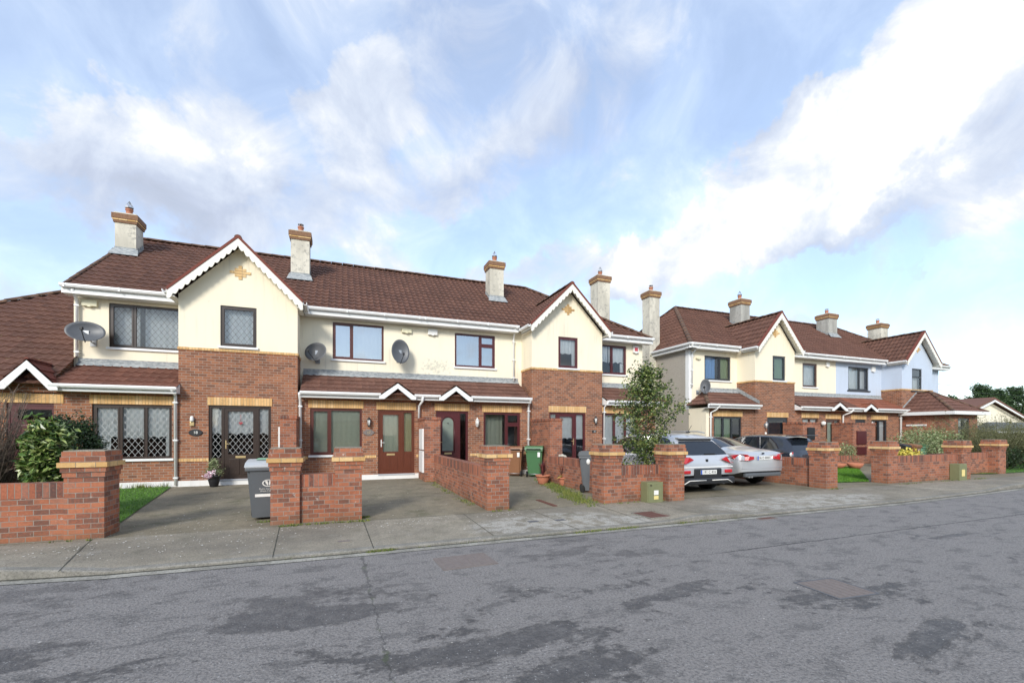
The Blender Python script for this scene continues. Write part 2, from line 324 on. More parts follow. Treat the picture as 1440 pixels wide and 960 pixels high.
# ------------------------------------------------------------------ ground
def gauss(N,x,y,cx,cy,rx,ry,ang=0):
    ca,sa=math.cos(ang),math.sin(ang)
    dx=N.m('SUBTRACT',x,cx); dy=N.m('SUBTRACT',y,cy)
    a=N.m('DIVIDE',N.m('ADD',N.m('MULTIPLY',dx,ca),N.m('MULTIPLY',dy,sa)),rx)
    b=N.m('DIVIDE',N.m('SUBTRACT',N.m('MULTIPLY',dy,ca),N.m('MULTIPLY',dx,sa)),ry)
    return N.m('SUBTRACT',1,N.m('ADD',N.m('MULTIPLY',a,a),N.m('MULTIPLY',b,b)),clamp=True)
def asphalt():
    m,N,b=newmat('asphalt',.8,spec=.35); p=N.pos(); x,y,z=N.xyz(p)
    big=N.noise(N.vs(p,(.45,1.1,1)),1.1,10,.74,.3)
    med=N.noise(p,7,8,.8); fine=N.noise(p,42,5,.8); vo=N.vor(p,48)
    v=N.m('ADD',big,N.m('ADD',N.m('MULTIPLY',N.m('SUBTRACT',med,.5),.5),N.m('MULTIPLY',N.m('SUBTRACT',fine,.5),.22)))
    for g in ((-.25,4.25,1.05,.28,-.12),(1.35,3.2,.6,.2,.3),(1.7,2.7,.7,.2,.1),(.6,3.2,.9,.2,0),(8.9,4.0,.8,.10,0),(3.2,3.6,1.0,.16,.2),(-2.6,4.2,1.0,.35,.1),(4.4,2.1,.8,.15,.2)):
        v=N.m('SUBTRACT',v,N.m('MULTIPLY',gauss(N,x,y,*g),.19))
    near=N.step(y,7.5,3.2)
    t=N.step(N.m('ADD',v,N.m('MULTIPLY',N.step(x,3,9),.05)),.435,.375)
    c=N.mix(N.m('MULTIPLY',t,N.m('ADD',N.m('MULTIPLY',near,.6),.3)),(.255,.238,.224),(.072,.070,.071))
    c=N.mix(N.m('MULTIPLY',N.step(med,.40,.62),.45),c,(.24,.228,.215))
    m2=N.noise(N.vs(p,(.8,1.3,1)),2.6,10,.82,.2); c=N.mix(N.m('MULTIPLY',N.step(m2,.50,.40),.55),c,(.080,.078,.077)); c=N.mix(N.m('MULTIPLY',N.step(m2,.54,.62),.35),c,(.27,.255,.24))
    c=N.mix(N.m('MULTIPLY',N.step(fine,.46,.60),.60),c,(.062,.061,.063))
    sp=N.m('MULTIPLY',N.step(vo,.30,.18),N.step(N.noise(p,23,2),.56,.62))
    c=N.mix(N.m('MULTIPLY',sp,.85),c,(.42,.41,.40))
    # cracks and the seam between the two lanes
    jit=N.m('MULTIPLY',N.m('SUBTRACT',N.noise(p,6,5,.7),.5),.16)
    d=N.m('ABSOLUTE',N.m('ADD',N.m('SUBTRACT',x,N.m('ADD',N.m('MULTIPLY',y,-.02),.37)),jit))
    wid=N.m('ADD',.006,N.m('MULTIPLY',N.step(N.noise(p,2.5,3),.45,.7),.03))
    ck=N.m('MULTIPLY',N.step(N.m('DIVIDE',d,wid),1.4,.6),N.step(y,6.3,6.0))
    c=N.mix(N.m('MULTIPLY',ck,.5),c,N.mix(N.step(N.noise(p,3.5,3),.5,.6),(.03,.03,.03),(.06,.085,.03)))
    d2=N.m('ABSOLUTE',N.m('SUBTRACT',N.m('ADD',y,N.m('MULTIPLY',jit,.5)),4.55))
    ck2=N.m('MULTIPLY',N.step(d2,.022,.008),N.step(x,4.2,5.2)); c=N.mix(N.m('MULTIPLY',ck2,.8),c,(.035,.035,.036))
    N.lk(c,b.inputs['Base Color'])
    h=N.m('ADD',N.m('MULTIPLY',vo,-.7),N.m('ADD',N.m('MULTIPLY',fine,1.0),N.m('MULTIPLY',t,-.5)))
    N.lk(N.bump(h,.75,.010),b.inputs['Normal'])
    N.lk(N.m('ADD',.85,N.m('MULTIPLY',t,-.2)),b.inputs['Roughness']); return m
def concrete(name,a,b_,moss=.5,pale=.3):
    m,N,b=newmat(name,.88,spec=.25); p=N.pos(); x,y,z=N.xyz(p)
    big=N.noise(p,.8,7,.65); med=N.noise(p,4,8,.8); fine=N.noise(p,42,5,.8)
    sl=N.n('ShaderNodeTexWhiteNoise',noise_dimensions='1D'); N.lk(N.m('FLOOR',N.m('DIVIDE',N.m('ADD',x,.9),1.45)),sl.inputs['W'])
    c=N.mix(N.step(N.m('ADD',big,N.m('MULTIPLY',N.m('SUBTRACT',sl.outputs[0],.5),.25 if 'pave' in name else 0)),.3,.7),a,b_)
    c=N.mix(N.m('MULTIPLY',N.step(med,.42,.62),.45),c,tuple(k*.5 for k in a))
    c=N.mix(N.m('MULTIPLY',N.step(N.noise(p,1.7,6,.7),.5,.68),moss),c,(.085,.09,.045))
    c=N.mix(N.m('MULTIPLY',N.step(N.noise(p,2.9,7,.75),.56,.66),pale),c,(.42,.40,.36))
    if 'pave' in name:
        g=N.m('MAXIMUM',N.m('MAXIMUM',gauss(N,x,y,3.4,7.0,1.7,.8,.1),gauss(N,x,y,9.8,7.0,3.2,.8,.05)),gauss(N,x,y,4.6,6.7,1.0,.4)); c=N.mix(N.m('MULTIPLY',N.m('MULTIPLY',N.step(g,0,.5),N.step(N.noise(p,3,8,.8),.42,.56)),.7),c,(.50,.48,.43))
        g=gauss(N,x,y,-1.8,7.3,2.2,.9); c=N.mix(N.m('MULTIPLY',N.m('MULTIPLY',N.step(g,0,.6),N.step(N.noise(p,2,8,.75),.62,.42)),.45),c,(.11,.10,.085))
    if 'channel' in name: c=N.mix(N.m('MULTIPLY',N.step(N.noise(p,1.1,6,.7),.48,.56),.65),c,(.46,.44,.38))
    c=N.mix(N.m('MULTIPLY',N.step(fine,.46,.6),.45),c,(.075,.072,.06))
    N.lk(c,b.inputs['Base Color']); N.lk(N.bump(N.m('ADD',fine,N.m('MULTIPLY',med,.5)),.6,.008),b.inputs['Normal']); return m
M['asphalt']=asphalt()
M['pave']=concrete('pavement_concrete',(.36,.32,.25),(.25,.225,.18),.25,.35)
M['drive']=concrete('driveway_concrete',(.30,.26,.185),(.215,.188,.135),.55,.22)
M['kerb']=concrete('kerb_concrete',(.32,.30,.26),(.24,.23,.20),.35,.4)
M['channel']=concrete('channel_concrete',(.36,.34,.29),(.27,.26,.23),.3,.5)
M['joint']=plain('dark_joint',(.055,.055,.04),.95,var=.4)
M['turf']=plain('lawn_soil',(.055,.135,.012),.95,var=.4,scale=14,bump=.6)
M['field']=plain('field_grass',(.07,.095,.035),.95,var=.35,scale=.6)
KX=[(-70,7.4),(-8,6.9),(-3.5,6.52),(-2.5,6.36),(0,6.29),(12,6.29),(15,6.45),(19,6.74),(24,7.0),(30,7.15),(80,7.4)]
def ky(x):
    for (a,b),(c_,d) in zip(KX,KX[1:]):
        if x<=c_: return b+(d-b)*(x-a)/(c_-a)
    return KX[-1][1]
def kz(x):    # kerb height: full at the left edge, before the cabinet wall and to the right, dropped at driveways
    def up(a,b,c_,d): return max(0,min(1,(x-a)/(b-a) if x<b else (d-x)/(d-c_) if x>c_ else 1))
    k=max(up(-1e3,-999,-3.3,-2.6),up(5.4,5.9,6.9,7.4)*.75,up(16.5,18,1e3,1e3+1))
    return .045+.075*k
def gz(x,y):  # height of pavement / drives
    a=max(0,min(1,(y-ky(x))/(8.2-ky(x)))); return kz(x)*(1-a)+.07*a if y<8.2 else .07+.03*min(1,(y-8.2)/6.8)
bm=B(); quad(bm,[(-300,-300,-.03),(400,-300,-.03),(400,600,-.03),(-300,600,-.03)])
one('ground',bm,M['field'],'rough green and brown land around the houses','ground',kind='structure')
bm=B()
xs=[-70,-30,-15,-8,-6,-5,-4]+[x*.5 for x in range(-7,62)]+[32,35,40,50,65,80]
for a,b in zip(xs,xs[1:]):
    quad(bm,[(a,-9,0),(b,-9,0),(b,ky(b)-.17,0),(a,ky(a)-.17,0)])
bmesh.ops.remove_doubles(bm,verts=bm.verts[:],dist=1e-4)
one('road',bm,M['asphalt'],'worn grey asphalt road with dark patches and cracks','road',kind='structure')
bm=B()
for a,b in zip(xs,xs[1:]):
    for y0,y1,z0,z1 in ((-.172,-.0,.006,.006),):
        quad(bm,[(a,ky(a)+y0,z0),(b,ky(b)+y0,z0),(b,ky(b)+y1,z1),(a,ky(a)+y1,z1)])
one('gutter_channel',bm,M['channel'],'pale concrete strip between road and kerb','road edge',kind='structure')
bm=B()
for a,b in zip(xs,xs[1:]):
    A=lambda x,dy,dz:(x,ky(x)+dy,kz(x)+dz)
    quad(bm,[(a,ky(a)-.001,0),(b,ky(b)-.001,0),A(b,.0,-.012),A(a,.0,-.012)])
    quad(bm,[A(a,.0,-.012),A(b,.0,-.012),A(b,.015,.0),A(a,.015,.0)])
    quad(bm,[A(a,.015,0),A(b,.015,0),A(b,.13,.001),A(a,.13,.001)])
for a,b in zip(xs,xs[1:]): quad(bm,[(a,ky(a)-.034,.010),(b,ky(b)-.034,.010),(b,ky(b)-.002,.010),(a,ky(a)-.002,.010)],1)  # thin dark strip along the foot of the kerb
one('kerb',bm,[M['kerb'],M['joint']],'low concrete kerb along the pavement','kerb',kind='structure')
bm=B()
for a,b in zip(xs,xs[1:]):
    def row(x): 
        k=ky(x)
        return [(x,k+.13,gz(x,k+.13)),(x,k+.7,gz(x,k+.7)),(x,8.2,.07)]
    ra,rb=row(a),row(b)
    for i in range(2): quad(bm,[ra[i],rb[i],rb[i+1],ra[i+1]])
def jstrip(x0,y0,x1,y1,w=.011,mi=1,dz=.004):
    d=Vector((x1-x0,y1-y0)); n=Vector((-d.y,d.x)).normalized()*w/2; k=4
    for i in range(k):
        a=(x0+d.x*i/k,y0+d.y*i/k); b=(x0+d.x*(i+1)/k,y0+d.y*(i+1)/k)
        quad(bm,[(a[0]+n.x,a[1]+n.y,gz(*a)+dz),(a[0]-n.x,a[1]-n.y,gz(*a)+dz),(b[0]-n.x,b[1]-n.y,gz(*b)+dz),(b[0]+n.x,b[1]+n.y,gz(*b)+dz)],mi)
for j in ((-2.92,6.37,-3.38,8.2),(-.81,6.3,-.95,8.2),(.41,6.3,.36,8.2),(2.17,6.4,2.17,8.2),(3.6,6.3,3.55,8.2),(5.02,6.3,5.1,8.2),(6.3,6.3,6.3,8.1),(9.2,6.3,9.2,8.2),(12.2,6.3,12.3,8.2),(14.9,6.45,14.9,8.2),(17.8,6.65,17.8,8.2),(-5.4,6.7,-5.6,8.1),(20.5,6.9,20.5,8.2),(23.5,7,23.5,8.2),(.36,8.19,3,8.19),(7.2,8.19,12.3,8.19),(3.2,8.19,5.3,8.19)): jstrip(*j)
bmesh.ops.recalc_face_normals(bm,faces=bm.faces[:])
one('pavement',bm,[M['pave'],M['joint']],'concrete slab pavement along the garden walls','pavement',kind='structure')
bm=B()
for a,b in zip(xs,xs[1:]): quad(bm,[(a,8.2,.07),(b,8.2,.07),(b,16.2,.105),(a,16.2,.105)])
bmesh.ops.remove_doubles(bm,verts=bm.verts[:],dist=1e-4)
one('driveway',bm,M['drive'],'mossy grey concrete driveways in front of the houses','driveway',kind='structure')
def lawn(name,poly,label,n=5000,hh=.05):
    bm=B(); f=bm.faces.new([bm.verts.new((x,y,gz(x,y)+.018)) for x,y in poly]); 
    one(name,bm,M['turf'],label,'lawn',kind='structure',recalc=True)
    bm=B(); xs_=[p[0] for p in poly]; ys_=[p[1] for p in poly]; k=0
    while k<n:
        x=rnd.uniform(min(xs_),max(xs_)); y=rnd.uniform(min(ys_),max(ys_)); ins=False
        for (x1,y1),(x2,y2) in zip(poly,poly[1:]+poly[:1]):
            if (y1>y)!=(y2>y) and x<(x2-x1)*(y-y1)/(y2-y1)+x1: ins=not ins
        if not ins: continue
        k+=1; a=rnd.uniform(0,PI); h=hh*rnd.uniform(.5,1.3); w=.006; z=gz(x,y)+.016
        bm.faces.new([bm.verts.new(p) for p in ((x-w*math.cos(a),y-w*math.sin(a),z),(x+w*math.cos(a),y+w*math.sin(a),z),(x+rnd.uniform(-.03,.03),y+rnd.uniform(-.03,.03),z+h))])
    one('grass',bm,M['grassb'],label.replace('lawn','grass blades on the lawn') if 'lawn' in label else label,'grass',kind='stuff')
lawn('lawn',[(-12,8.6),(-3.38,8.62),(-4.42,14.9),(-12,14.9)],'bright green lawn beside the driveway of the left corner house',14000)
lawn('lawn',[(13.5,9.2),(15.45,8.9),(21.2,12.7),(20.1,13.1)],'small green lawn between the brick pillars on the right',9000)
lawn('lawn',[(21.4,9.3),(22.6,8.9),(40,9.0),(40,14.0),(32,14.0)],'rough green lawn at the far right end',5000)
# weeds and moss
def tufts(bm,x,y,z,n,r,h,w=.007):
    for _ in range(n):
        a=rnd.uniform(0,2*PI); q=r*math.sqrt(rnd.random()); px,py=x+q*math.cos(a),y+q*math.sin(a); b=rnd.uniform(0,PI); hh=h*rnd.uniform(.4,1.2); l=rnd.uniform(0,.6)*hh
        bm.faces.new([bm.verts.new(p) for p in ((px-w*math.cos(b),py-w*math.sin(b),z),(px+w*math.cos(b),py+w*math.sin(b),z),(px+l*math.cos(a),py+l*math.sin(a),z+hh))])
bm=B()
for x0,x1,y,k in ((-1.0,.45,8.2,60),(2.6,3.2,8.25,8),(5.3,7.1,8.2,14),(.35,.5,8.5,18),(-1.4,-1.0,8.7,14),(12.35,13,8.15,10),(15.4,20.4,8.2,26),(-4.0,-3.3,8.15,5)):
    for _ in range(k): x=rnd.uniform(x0,x1); tufts(bm,x,y-abs(rnd.gauss(0,.03)),gz(x,y)-.005,9,.03,.045)
for _ in range(90):
    x=rnd.uniform(-1,7); tufts(bm,x,ky(x)-.015,.0,5,.02,.02)
for x0,x1,k in ((.3,.7,30),(3.5,4.7,70),(5.6,6.6,20)):
    for _ in range(k): x=rnd.uniform(x0,x1); tufts(bm,x,ky(x)-.02,.0,9,.04,.04)
for _ in range(330):   # the weedy strip at the side wall with the flower pots
    t=rnd.random(); x=5.0+t*1.0+rnd.gauss(0,.14); y=8.5+t*4.2+rnd.gauss(0,.2); x=min(x,6.05+.02*y-.25); tufts(bm,x,y,gz(x,y)-.005,12,.07,.075)
for _ in range(70): x=rnd.uniform(2.45,2.68); y=rnd.uniform(8.8,13.9); tufts(bm,x,y,gz(x,y)-.005,6,.04,.05)
for _ in range(16): x=rnd.uniform(-5.6,-4.5); tufts(bm,x,14.85,.1,12,.05,.16)
one('weeds',bm,M['weed'],'low weeds and grass tufts along walls and kerb','weeds',kind='stuff')
bm=B()
for _ in range(520):
    if rnd.random()<.75:
        c0=rnd.choice(((-.3,7.9,.8,.22),(-2.2,7.4,.9,.5),(2.9,7.95,.35,.2),(-3.6,7.4,.6,.4),(1.2,7.8,.6,.3),(-2.3,8.8,.7,1.2)))
        x=rnd.gauss(c0[0],c0[2]*.7); y=rnd.gauss(c0[1],c0[3]*.7)
    else: x=rnd.uniform(-4,4.5); y=rnd.uniform(6.6,13)
    if (y>8.1 and (-4<x<-3.2 or -1.15<x<.4 or 2.6<x<3.2)) or y<ky(x)+.2: continue
    a=rnd.uniform(0,PI); s_=rnd.uniform(.008,.022); z=gz(x,y)+.006; s2=s_*rnd.uniform(.4,.8)
    ca,sa=math.cos(a),math.sin(a)
    bm.faces.new([bm.verts.new((x+u*ca-v*sa,y+u*sa+v*ca,z+w)) for u,v,w in ((-s_,0,0),(0,-s2,.004),(s_,0,0),(0,s2,.003))])
for _ in range(45):
    x=rnd.uniform(-2.5,5); y=rnd.uniform(2.2,5.8); a=rnd.uniform(0,PI); s_=rnd.uniform(.005,.013)
    bm.faces.new([bm.verts.new((x+s_*math.cos(a+t),y+.6*s_*math.sin(a+t),.008)) for t in (0,1.6,3.1,4.7)])
one('leaf_litter',bm,M['petal'],'scattered pale petals and specks on pavement and road','litter',kind='stuff')
# ------------------------------------------------------------------ covers in the ground
def cover(name,x0,x1,y0,y1,z,mat,frame,label,cat='cover',rot=0,ribs=6):
    t=T(name,label,cat,((x0+x1)/2,(y0+y1)/2,z)); w,d=(x1-x0)/2,(y1-y0)/2
    bm=B(); box(bm,-w,w,-d,d,-.01,.006); 
    for i in range(ribs): 
        u=-w+(i+.5)*2*w/ribs; box(bm,u-.012,u+.012,-d*.92,d*.92,.006,.009)
    lid=P('lid',bm,mat); lid.parent=t
    bm=B(); 
    for a in ((-w-.02,-w,-d-.02,d+.02),(w,w+.02,-d-.02,d+.02),(-w,w,-d-.02,-d),(-w,w,d,d+.02)): box(bm,*a,-.01,.008)
    fr=P('frame',bm,frame); fr.parent=t; t.rotation_euler.z=rot; return t
cover('manhole_cover',1.13,1.78,5.17,5.66,.0,M['iron'],M['iron'],'worn brownish iron manhole cover in the road near the kerb','manhole cover',.05)
cover('manhole_cover',4.55,5.05,2.85,3.32,.0,M['iron'],M['greycover'],'large iron manhole cover with concrete surround in the right of the road','manhole cover',-.08)
cover('inspection_cover',5.25,6.1,6.6,7.15,.065,M['rust'],M['kerb'],'rusty red cover plate in the pavement before the green cabinet','cover',0)
cover('drain_grate',7.3,7.65,6.0,6.1,.004,M['rust'],M['iron'],'small rusty drain grate at the kerb on the right','drain')
cover('water_meter_cover',3.05,3.25,7.05,7.2,.052,M['greycover'],M['pave'],'left one of two small grey covers in the pale pavement slab','cover',ribs=3)
cover('water_meter_cover',3.55,3.75,7.0,7.15,.052,M['greycover'],M['pave'],'right one of two small grey covers in the pale pavement slab','cover',ribs=3)
cover('water_meter_cover',-.05,.12,6.78,6.88,.05,M['iron'],M['pave'],'tiny rusty cover in the slab before the short pillar wall','cover',ribs=3)
bm=B(); box(bm,-.05,.05,-.45,.45,0,.012)
for i in range(14): box(bm,-.045,.045,-.43+i*.064,-.40+i*.064,.012,.018)
t=one('drain_channel',bm,M['rust'],'rusty drain channel across the driveway before the flower pots','drain'); t.location=(4.2,8.8,.073)
# ------------------------------------------------------------------ sky
def px2ae(px,py):
    th=R(21.1); k=(px-720)/622; m=(608-py)/622; X=k*math.cos(th)+math.sin(th); Y=-k*math.sin(th)+math.cos(th)
    return math.atan2(X,Y),math.atan2(m,math.hypot(X,Y))
SUN_EL,SUN_AZ=R(28),R(214)    # azimuth clockwise from +Y: behind the camera, a little to the left
w=bpy.data.worlds.new('World'); SC.world=w; w.use_nodes=True; N=NT(w.node_tree); bg=w.node_tree.nodes['Background']
sky=N.n('ShaderNodeTexSky',sky_type='NISHITA',sun_disc=False,sun_elevation=SUN_EL,sun_rotation=SUN_AZ,air_density=1.0,dust_density=.6,ozone_density=1.5)
d=N.n('ShaderNodeTexCoord').outputs['Generated']; x,y,z=N.xyz(d)
az=N.m('ARCTAN2',x,y); el=N.m('ARCSINE',z)
def blobs(lst,wx=0,wy=0):
    tot=None
    for px,py,rx,ry,rot,amp in lst:
        a0,e0=px2ae(px,py)
        g=gauss(N,N.m('ADD',az,wx) if wx else az,N.m('ADD',el,wy) if wy else el,a0,e0,rx/560,ry/560,rot)
        g=N.m('MULTIPLY',g,amp); tot=g if tot is None else N.m('ADD',tot,g)
    return tot
# cloud texture coordinates: a layer high above, so clouds flatten towards the horizon
zz=N.m('ADD',N.m('MAXIMUM',z,0),.16)
cv=N.comb(N.m('DIVIDE',x,zz),N.m('DIVIDE',y,zz),0)
warp=N.n('ShaderNodeTexNoise'); N.lk(d,warp.inputs['Vector']); warp.inputs['Scale'].default_value=5; warp.inputs['Detail'].default_value=6; warp.inputs['Roughness'].default_value=.62
wx,wy,wz=N.xyz(warp.outputs['Color'])
wxa=N.m('MULTIPLY',N.m('SUBTRACT',wx,.5),.34); wya=N.m('MULTIPLY',N.m('SUBTRACT',wy,.5),.30)
n1=N.noise(cv,.9,8,.55,.3); n2=N.noise(d,6.5,9,.60,.5); n3=N.noise(d,3.2,6,.5)
blue=blobs([(50,60,110,60,.5,.5),(1020,150,170,60,.9,.7),(930,260,90,70,.6,.5),(680,340,120,45,.2,.5),(1180,40,110,60,.7,.45),(1385,400,130,35,.1,.6),(1300,505,180,35,0,.6),(60,350,110,45,.2,.4),(420,30,90,50,.4,.35),(1170,395,130,35,.2,.45),(1000,400,60,40,.3,.3)],wxa,wya)
bright=blobs([(1350,60,150,70,.75,.9),(1240,165,150,60,.75,.9),(1120,270,150,55,.6,.9),(980,335,150,60,.5,1.15),(890,375,80,45,.4,.95),(515,180,70,80,.3,.75),(285,215,120,50,.3,.6),(160,190,80,50,.2,.5),(760,385,110,35,.2,.45),(1390,340,120,35,.1,.6),(1400,475,160,25,0,.5),(730,150,130,50,.7,.35),(560,300,140,50,.2,.25),(40,400,120,40,0,.45),(620,380,110,30,.1,.3),(250,330,120,30,0,.3)],wxa,wya)
grey=blobs([(120,270,170,55,.2,.7),(620,60,170,70,.4,.5),(840,110,120,60,.6,.55),(380,300,150,55,.2,.5),(1330,280,230,50,.55,.6),(1190,340,150,35,.4,.35),(1100,110,90,70,.7,.3),(700,260,120,50,.4,.4),(330,110,120,60,.3,.4),(900,240,90,45,.5,.35)],wxa,wya)
dens=N.m('ADD',N.m('ADD',N.m('MULTIPLY',n1,.55),N.m('MULTIPLY',n2,.75)),N.m('SUBTRACT',N.m('ADD',N.m('MULTIPLY',bright,.55),N.m('MULTIPLY',grey,.2)),N.m('MULTIPLY',blue,.62)))
cov=N.m('MAXIMUM',N.step(dens,.30,.92),N.m('ADD',.48,N.m('MULTIPLY',n3,.25)))
litv=N.m('ADD',N.m('ADD',N.m('MULTIPLY',n2,1.75),N.m('MULTIPLY',n3,.35)),N.m('SUBTRACT',N.m('MULTIPLY',bright,.25),N.m('MULTIPLY',grey,.30)))
CLB=1.0
ccol=N.ramp(N.m('SUBTRACT',litv,.36,clamp=True),[(.15,(.45,.50,.61)),(.45,(.52,.585,.73)),(.70,(.63,.70,.83)),(.88,(.75,.80,.885)),(1,(.89,.91,.94))])
CL=N.n('ShaderNodeVectorMath',operation='SCALE'); N.lk(ccol,CL.inputs[0]); CL.inputs['Scale'].default_value=CLOUD_SCALE
skb=N.n('ShaderNodeVectorMath',operation='MULTIPLY'); N.lk(sky.outputs[0],skb.inputs[0]); skb.inputs[1].default_value=(SKYMUL*1.0,SKYMUL*1.06,SKYMUL*1.08)
haze=N.step(el,.22,.0)
fin=N.mix(N.m('MAXIMUM',cov,N.m('MULTIPLY',haze,.45)),skb.outputs[0],CL.outputs[0])
N.lk(fin,bg.inputs[0]); bg.inputs[1].default_value=.1
sd=bpy.data.lights.new('sun','SUN'); sd.energy=SUN_E; sd.angle=R(SUN_ANG); sd.color=(1,.955,.88)
so=bpy.data.objects.new('sun',sd); COL.objects.link(so)
dv=Vector((math.sin(SUN_AZ)*math.cos(SUN_EL),math.cos(SUN_AZ)*math.cos(SUN_EL),math.sin(SUN_EL)))
so.rotation_euler=dv.to_track_quat('Z','Y').to_euler(); so.location=dv*40
cd=bpy.data.cameras.new('camera'); co=bpy.data.objects.new('camera',cd); COL.objects.link(co); SC.camera=co
co.location=(0,0,1.62); co.rotation_euler=(PI/2,0,-R(21.1)); cd.sensor_width=36; cd.lens=622/1440*36; cd.shift_y=128/1440; cd.clip_end=2000; cd.clip_start=.05
SC.view_settings.view_transform='Standard'; SC.view_settings.look='None'; SC.view_settings.exposure=EXPO
w.cycles.sampling_method='MANUAL'; w.cycles.sample_map_resolution=512
SC.cycles.max_bounces=5; SC.cycles.diffuse_bounces=3; SC.cycles.glossy_bounces=3; SC.cycles.transparent_max_bounces=8
# ------------------------------------------------------------------ building kit
def wall_y(bm,Y,x0,x1,z0,z1,holes=(),depth=.10,mi=0):
    xs_=sorted({x0,x1,*[h[0] for h in holes],*[h[1] for h in holes]}); zs=sorted({z0,z1,*[h[2] for h in holes],*[h[3] for h in holes]})
    xs_=[x for x in xs_ if x0<=x<=x1]; zs=[z for z in zs if z0<=z<=z1]
    for a,b in zip(xs_,xs_[1:]):
        for c,d_ in zip(zs,zs[1:]):
            mx,mz=(a+b)/2,(c+d_)/2
            if any(h[0]<mx<h[1] and h[2]<mz<h[3] for h in holes): continue
            quad(bm,[(a,Y,c),(b,Y,c),(b,Y,d_),(a,Y,d_)],mi)
    for h0,h1,g0,g1 in [h[:4] for h in holes]:
        g0c,g1c=max(g0,z0),min(g1,z1)
        if g0c>=g1c: continue
        quad(bm,[(h0,Y,g0c),(h0,Y,g1c),(h0,Y+depth,g1c),(h0,Y+depth,g0c)],mi); quad(bm,[(h1,Y,g1c),(h1,Y,g0c),(h1,Y+depth,g0c),(h1,Y+depth,g1c)],mi)
        if g1<=z1: quad(bm,[(h0,Y,g1),(h1,Y,g1),(h1,Y+depth,g1),(h0,Y+depth,g1)],mi)
        if g0>=z0: quad(bm,[(h0,Y,g0),(h0,Y+depth,g0),(h1,Y+depth,g0),(h1,Y,g0)],mi)
def wall_x(bm,X,y0,y1,z0,z1,mi=0): quad(bm,[(X,y0,z0),(X,y1,z0),(X,y1,z1),(X,y0,z1)],mi)
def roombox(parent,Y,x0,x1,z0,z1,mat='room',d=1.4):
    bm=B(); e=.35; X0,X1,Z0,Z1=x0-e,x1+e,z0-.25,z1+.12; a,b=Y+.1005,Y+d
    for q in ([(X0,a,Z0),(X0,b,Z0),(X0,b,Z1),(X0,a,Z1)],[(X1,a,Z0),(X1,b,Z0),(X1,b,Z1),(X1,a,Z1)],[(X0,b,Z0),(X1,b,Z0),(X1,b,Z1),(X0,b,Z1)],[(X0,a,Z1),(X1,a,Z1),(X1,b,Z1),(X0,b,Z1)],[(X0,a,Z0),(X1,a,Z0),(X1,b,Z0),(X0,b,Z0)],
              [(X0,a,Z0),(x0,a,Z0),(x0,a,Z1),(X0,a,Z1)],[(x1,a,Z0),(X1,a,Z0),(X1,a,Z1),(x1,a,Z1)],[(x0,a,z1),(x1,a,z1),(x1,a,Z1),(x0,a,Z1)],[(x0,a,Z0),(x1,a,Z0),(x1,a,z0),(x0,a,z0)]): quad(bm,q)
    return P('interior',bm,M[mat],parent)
def curtain(parent,Y,x0,x1,z0,z1,mat,wave=.010,scallop=0,per=.16,name='curtain'):
    bm=B(); n=max(6,int((x1-x0)/.02)); vs=[]
    for i in range(n+1):
        x=x0+(x1-x0)*i/n; y=Y+wave*math.sin(x*2*PI/per)+wave*.4*math.sin(x*47); zb=z0+(scallop*abs(math.sin(PI*(x-x0)/.24)) if scallop else 0)
        vs.append((bm.verts.new((x,y,zb)),bm.verts.new((x,y+.005,z1))))
    for a,b in zip(vs,vs[1:]): f=bm.faces.new((a[0],b[0],b[1],a[1])); f.smooth=True
    return P(name,bm,M[mat],parent)
def window(par,Y,x0,x1,z0,z1,cols,fm,glass='glass',curt=(),split=None,sill='white',opener=(),room='room',label=None,deep=.10,sx=.05):
    """cols: fractions; curt: (xf0,xf1,zf0,zf1,mat,kw); split {col:fraction of height where the transom sits}"""
    bm=B(); y0,y1=Y+.035,Y+deep-.002; F=.055
    box(bm,x0,x0+F,y0,y1,z0,z1); box(bm,x1-F,x1,y0,y1,z0,z1); box(bm,x0+F,x1-F,y0,y1,z1-F,z1); box(bm,x0+F,x1-F,y0,y1,z0,z0+F)
    tot=sum(cols); x=x0+F; W=x1-x0-2*F; panes=[]
    for i,c in enumerate(cols):
        w_=W*c/tot; a,b=x,x+w_
        if i>0: a+=.028
        if i<len(cols)-1: b-=.028; box(bm,b,b+.056,y0,y1,z0+F,z1-F)
        cells=[(z0+F,z1-F)]
        if split and i in split:
            zs=z0+(z1-z0)*split[i]; cells=[(z0+F,zs-.028),(zs+.028,z1-F)]; box(bm,a,b,y0,y1,zs-.028,zs+.028)
        for k,(c0,c1) in enumerate(cells):
            o=.04 if i in opener else .012
            for q in ((a,a+o,c0,c1),(b-o,b,c0,c1),(a+o,b-o,c1-o,c1),(a+o,b-o,c0,c0+o)): box(bm,q[0],q[1],y0-.012,y0+.03,q[2],q[3])
            panes.append((a+o,b-o,c0+o,c1-o))
        x+=w_
    w=P('window',bm,M[fm],par,label)
    bm=B()
    for a,b,c,d_ in panes: quad(bm,[(a,y0+.02,c),(b,y0+.02,c),(b,y0+.02,d_),(a,y0+.02,d_)])
    P('pane',bm,M[glass],w)
    roombox(w,Y+deep-.1,x0,x1,z0,z1,room)
    for c in curt:
        kw=c[5] if len(c)>5 else {}
        curtain(w,Y+deep+kw.pop('dy',.022),x0+(x1-x0)*c[0],x0+(x1-x0)*c[1],z0+(z1-z0)*c[2],z0+(z1-z0)*c[3],c[4],**kw); 
    if sill:
        bm=B(); box(bm,x0-sx,x1+sx,Y-.06,Y+.034,z0-.065,z0-.002,bev=.006); P('sill',bm,M[sill],w)
    return w
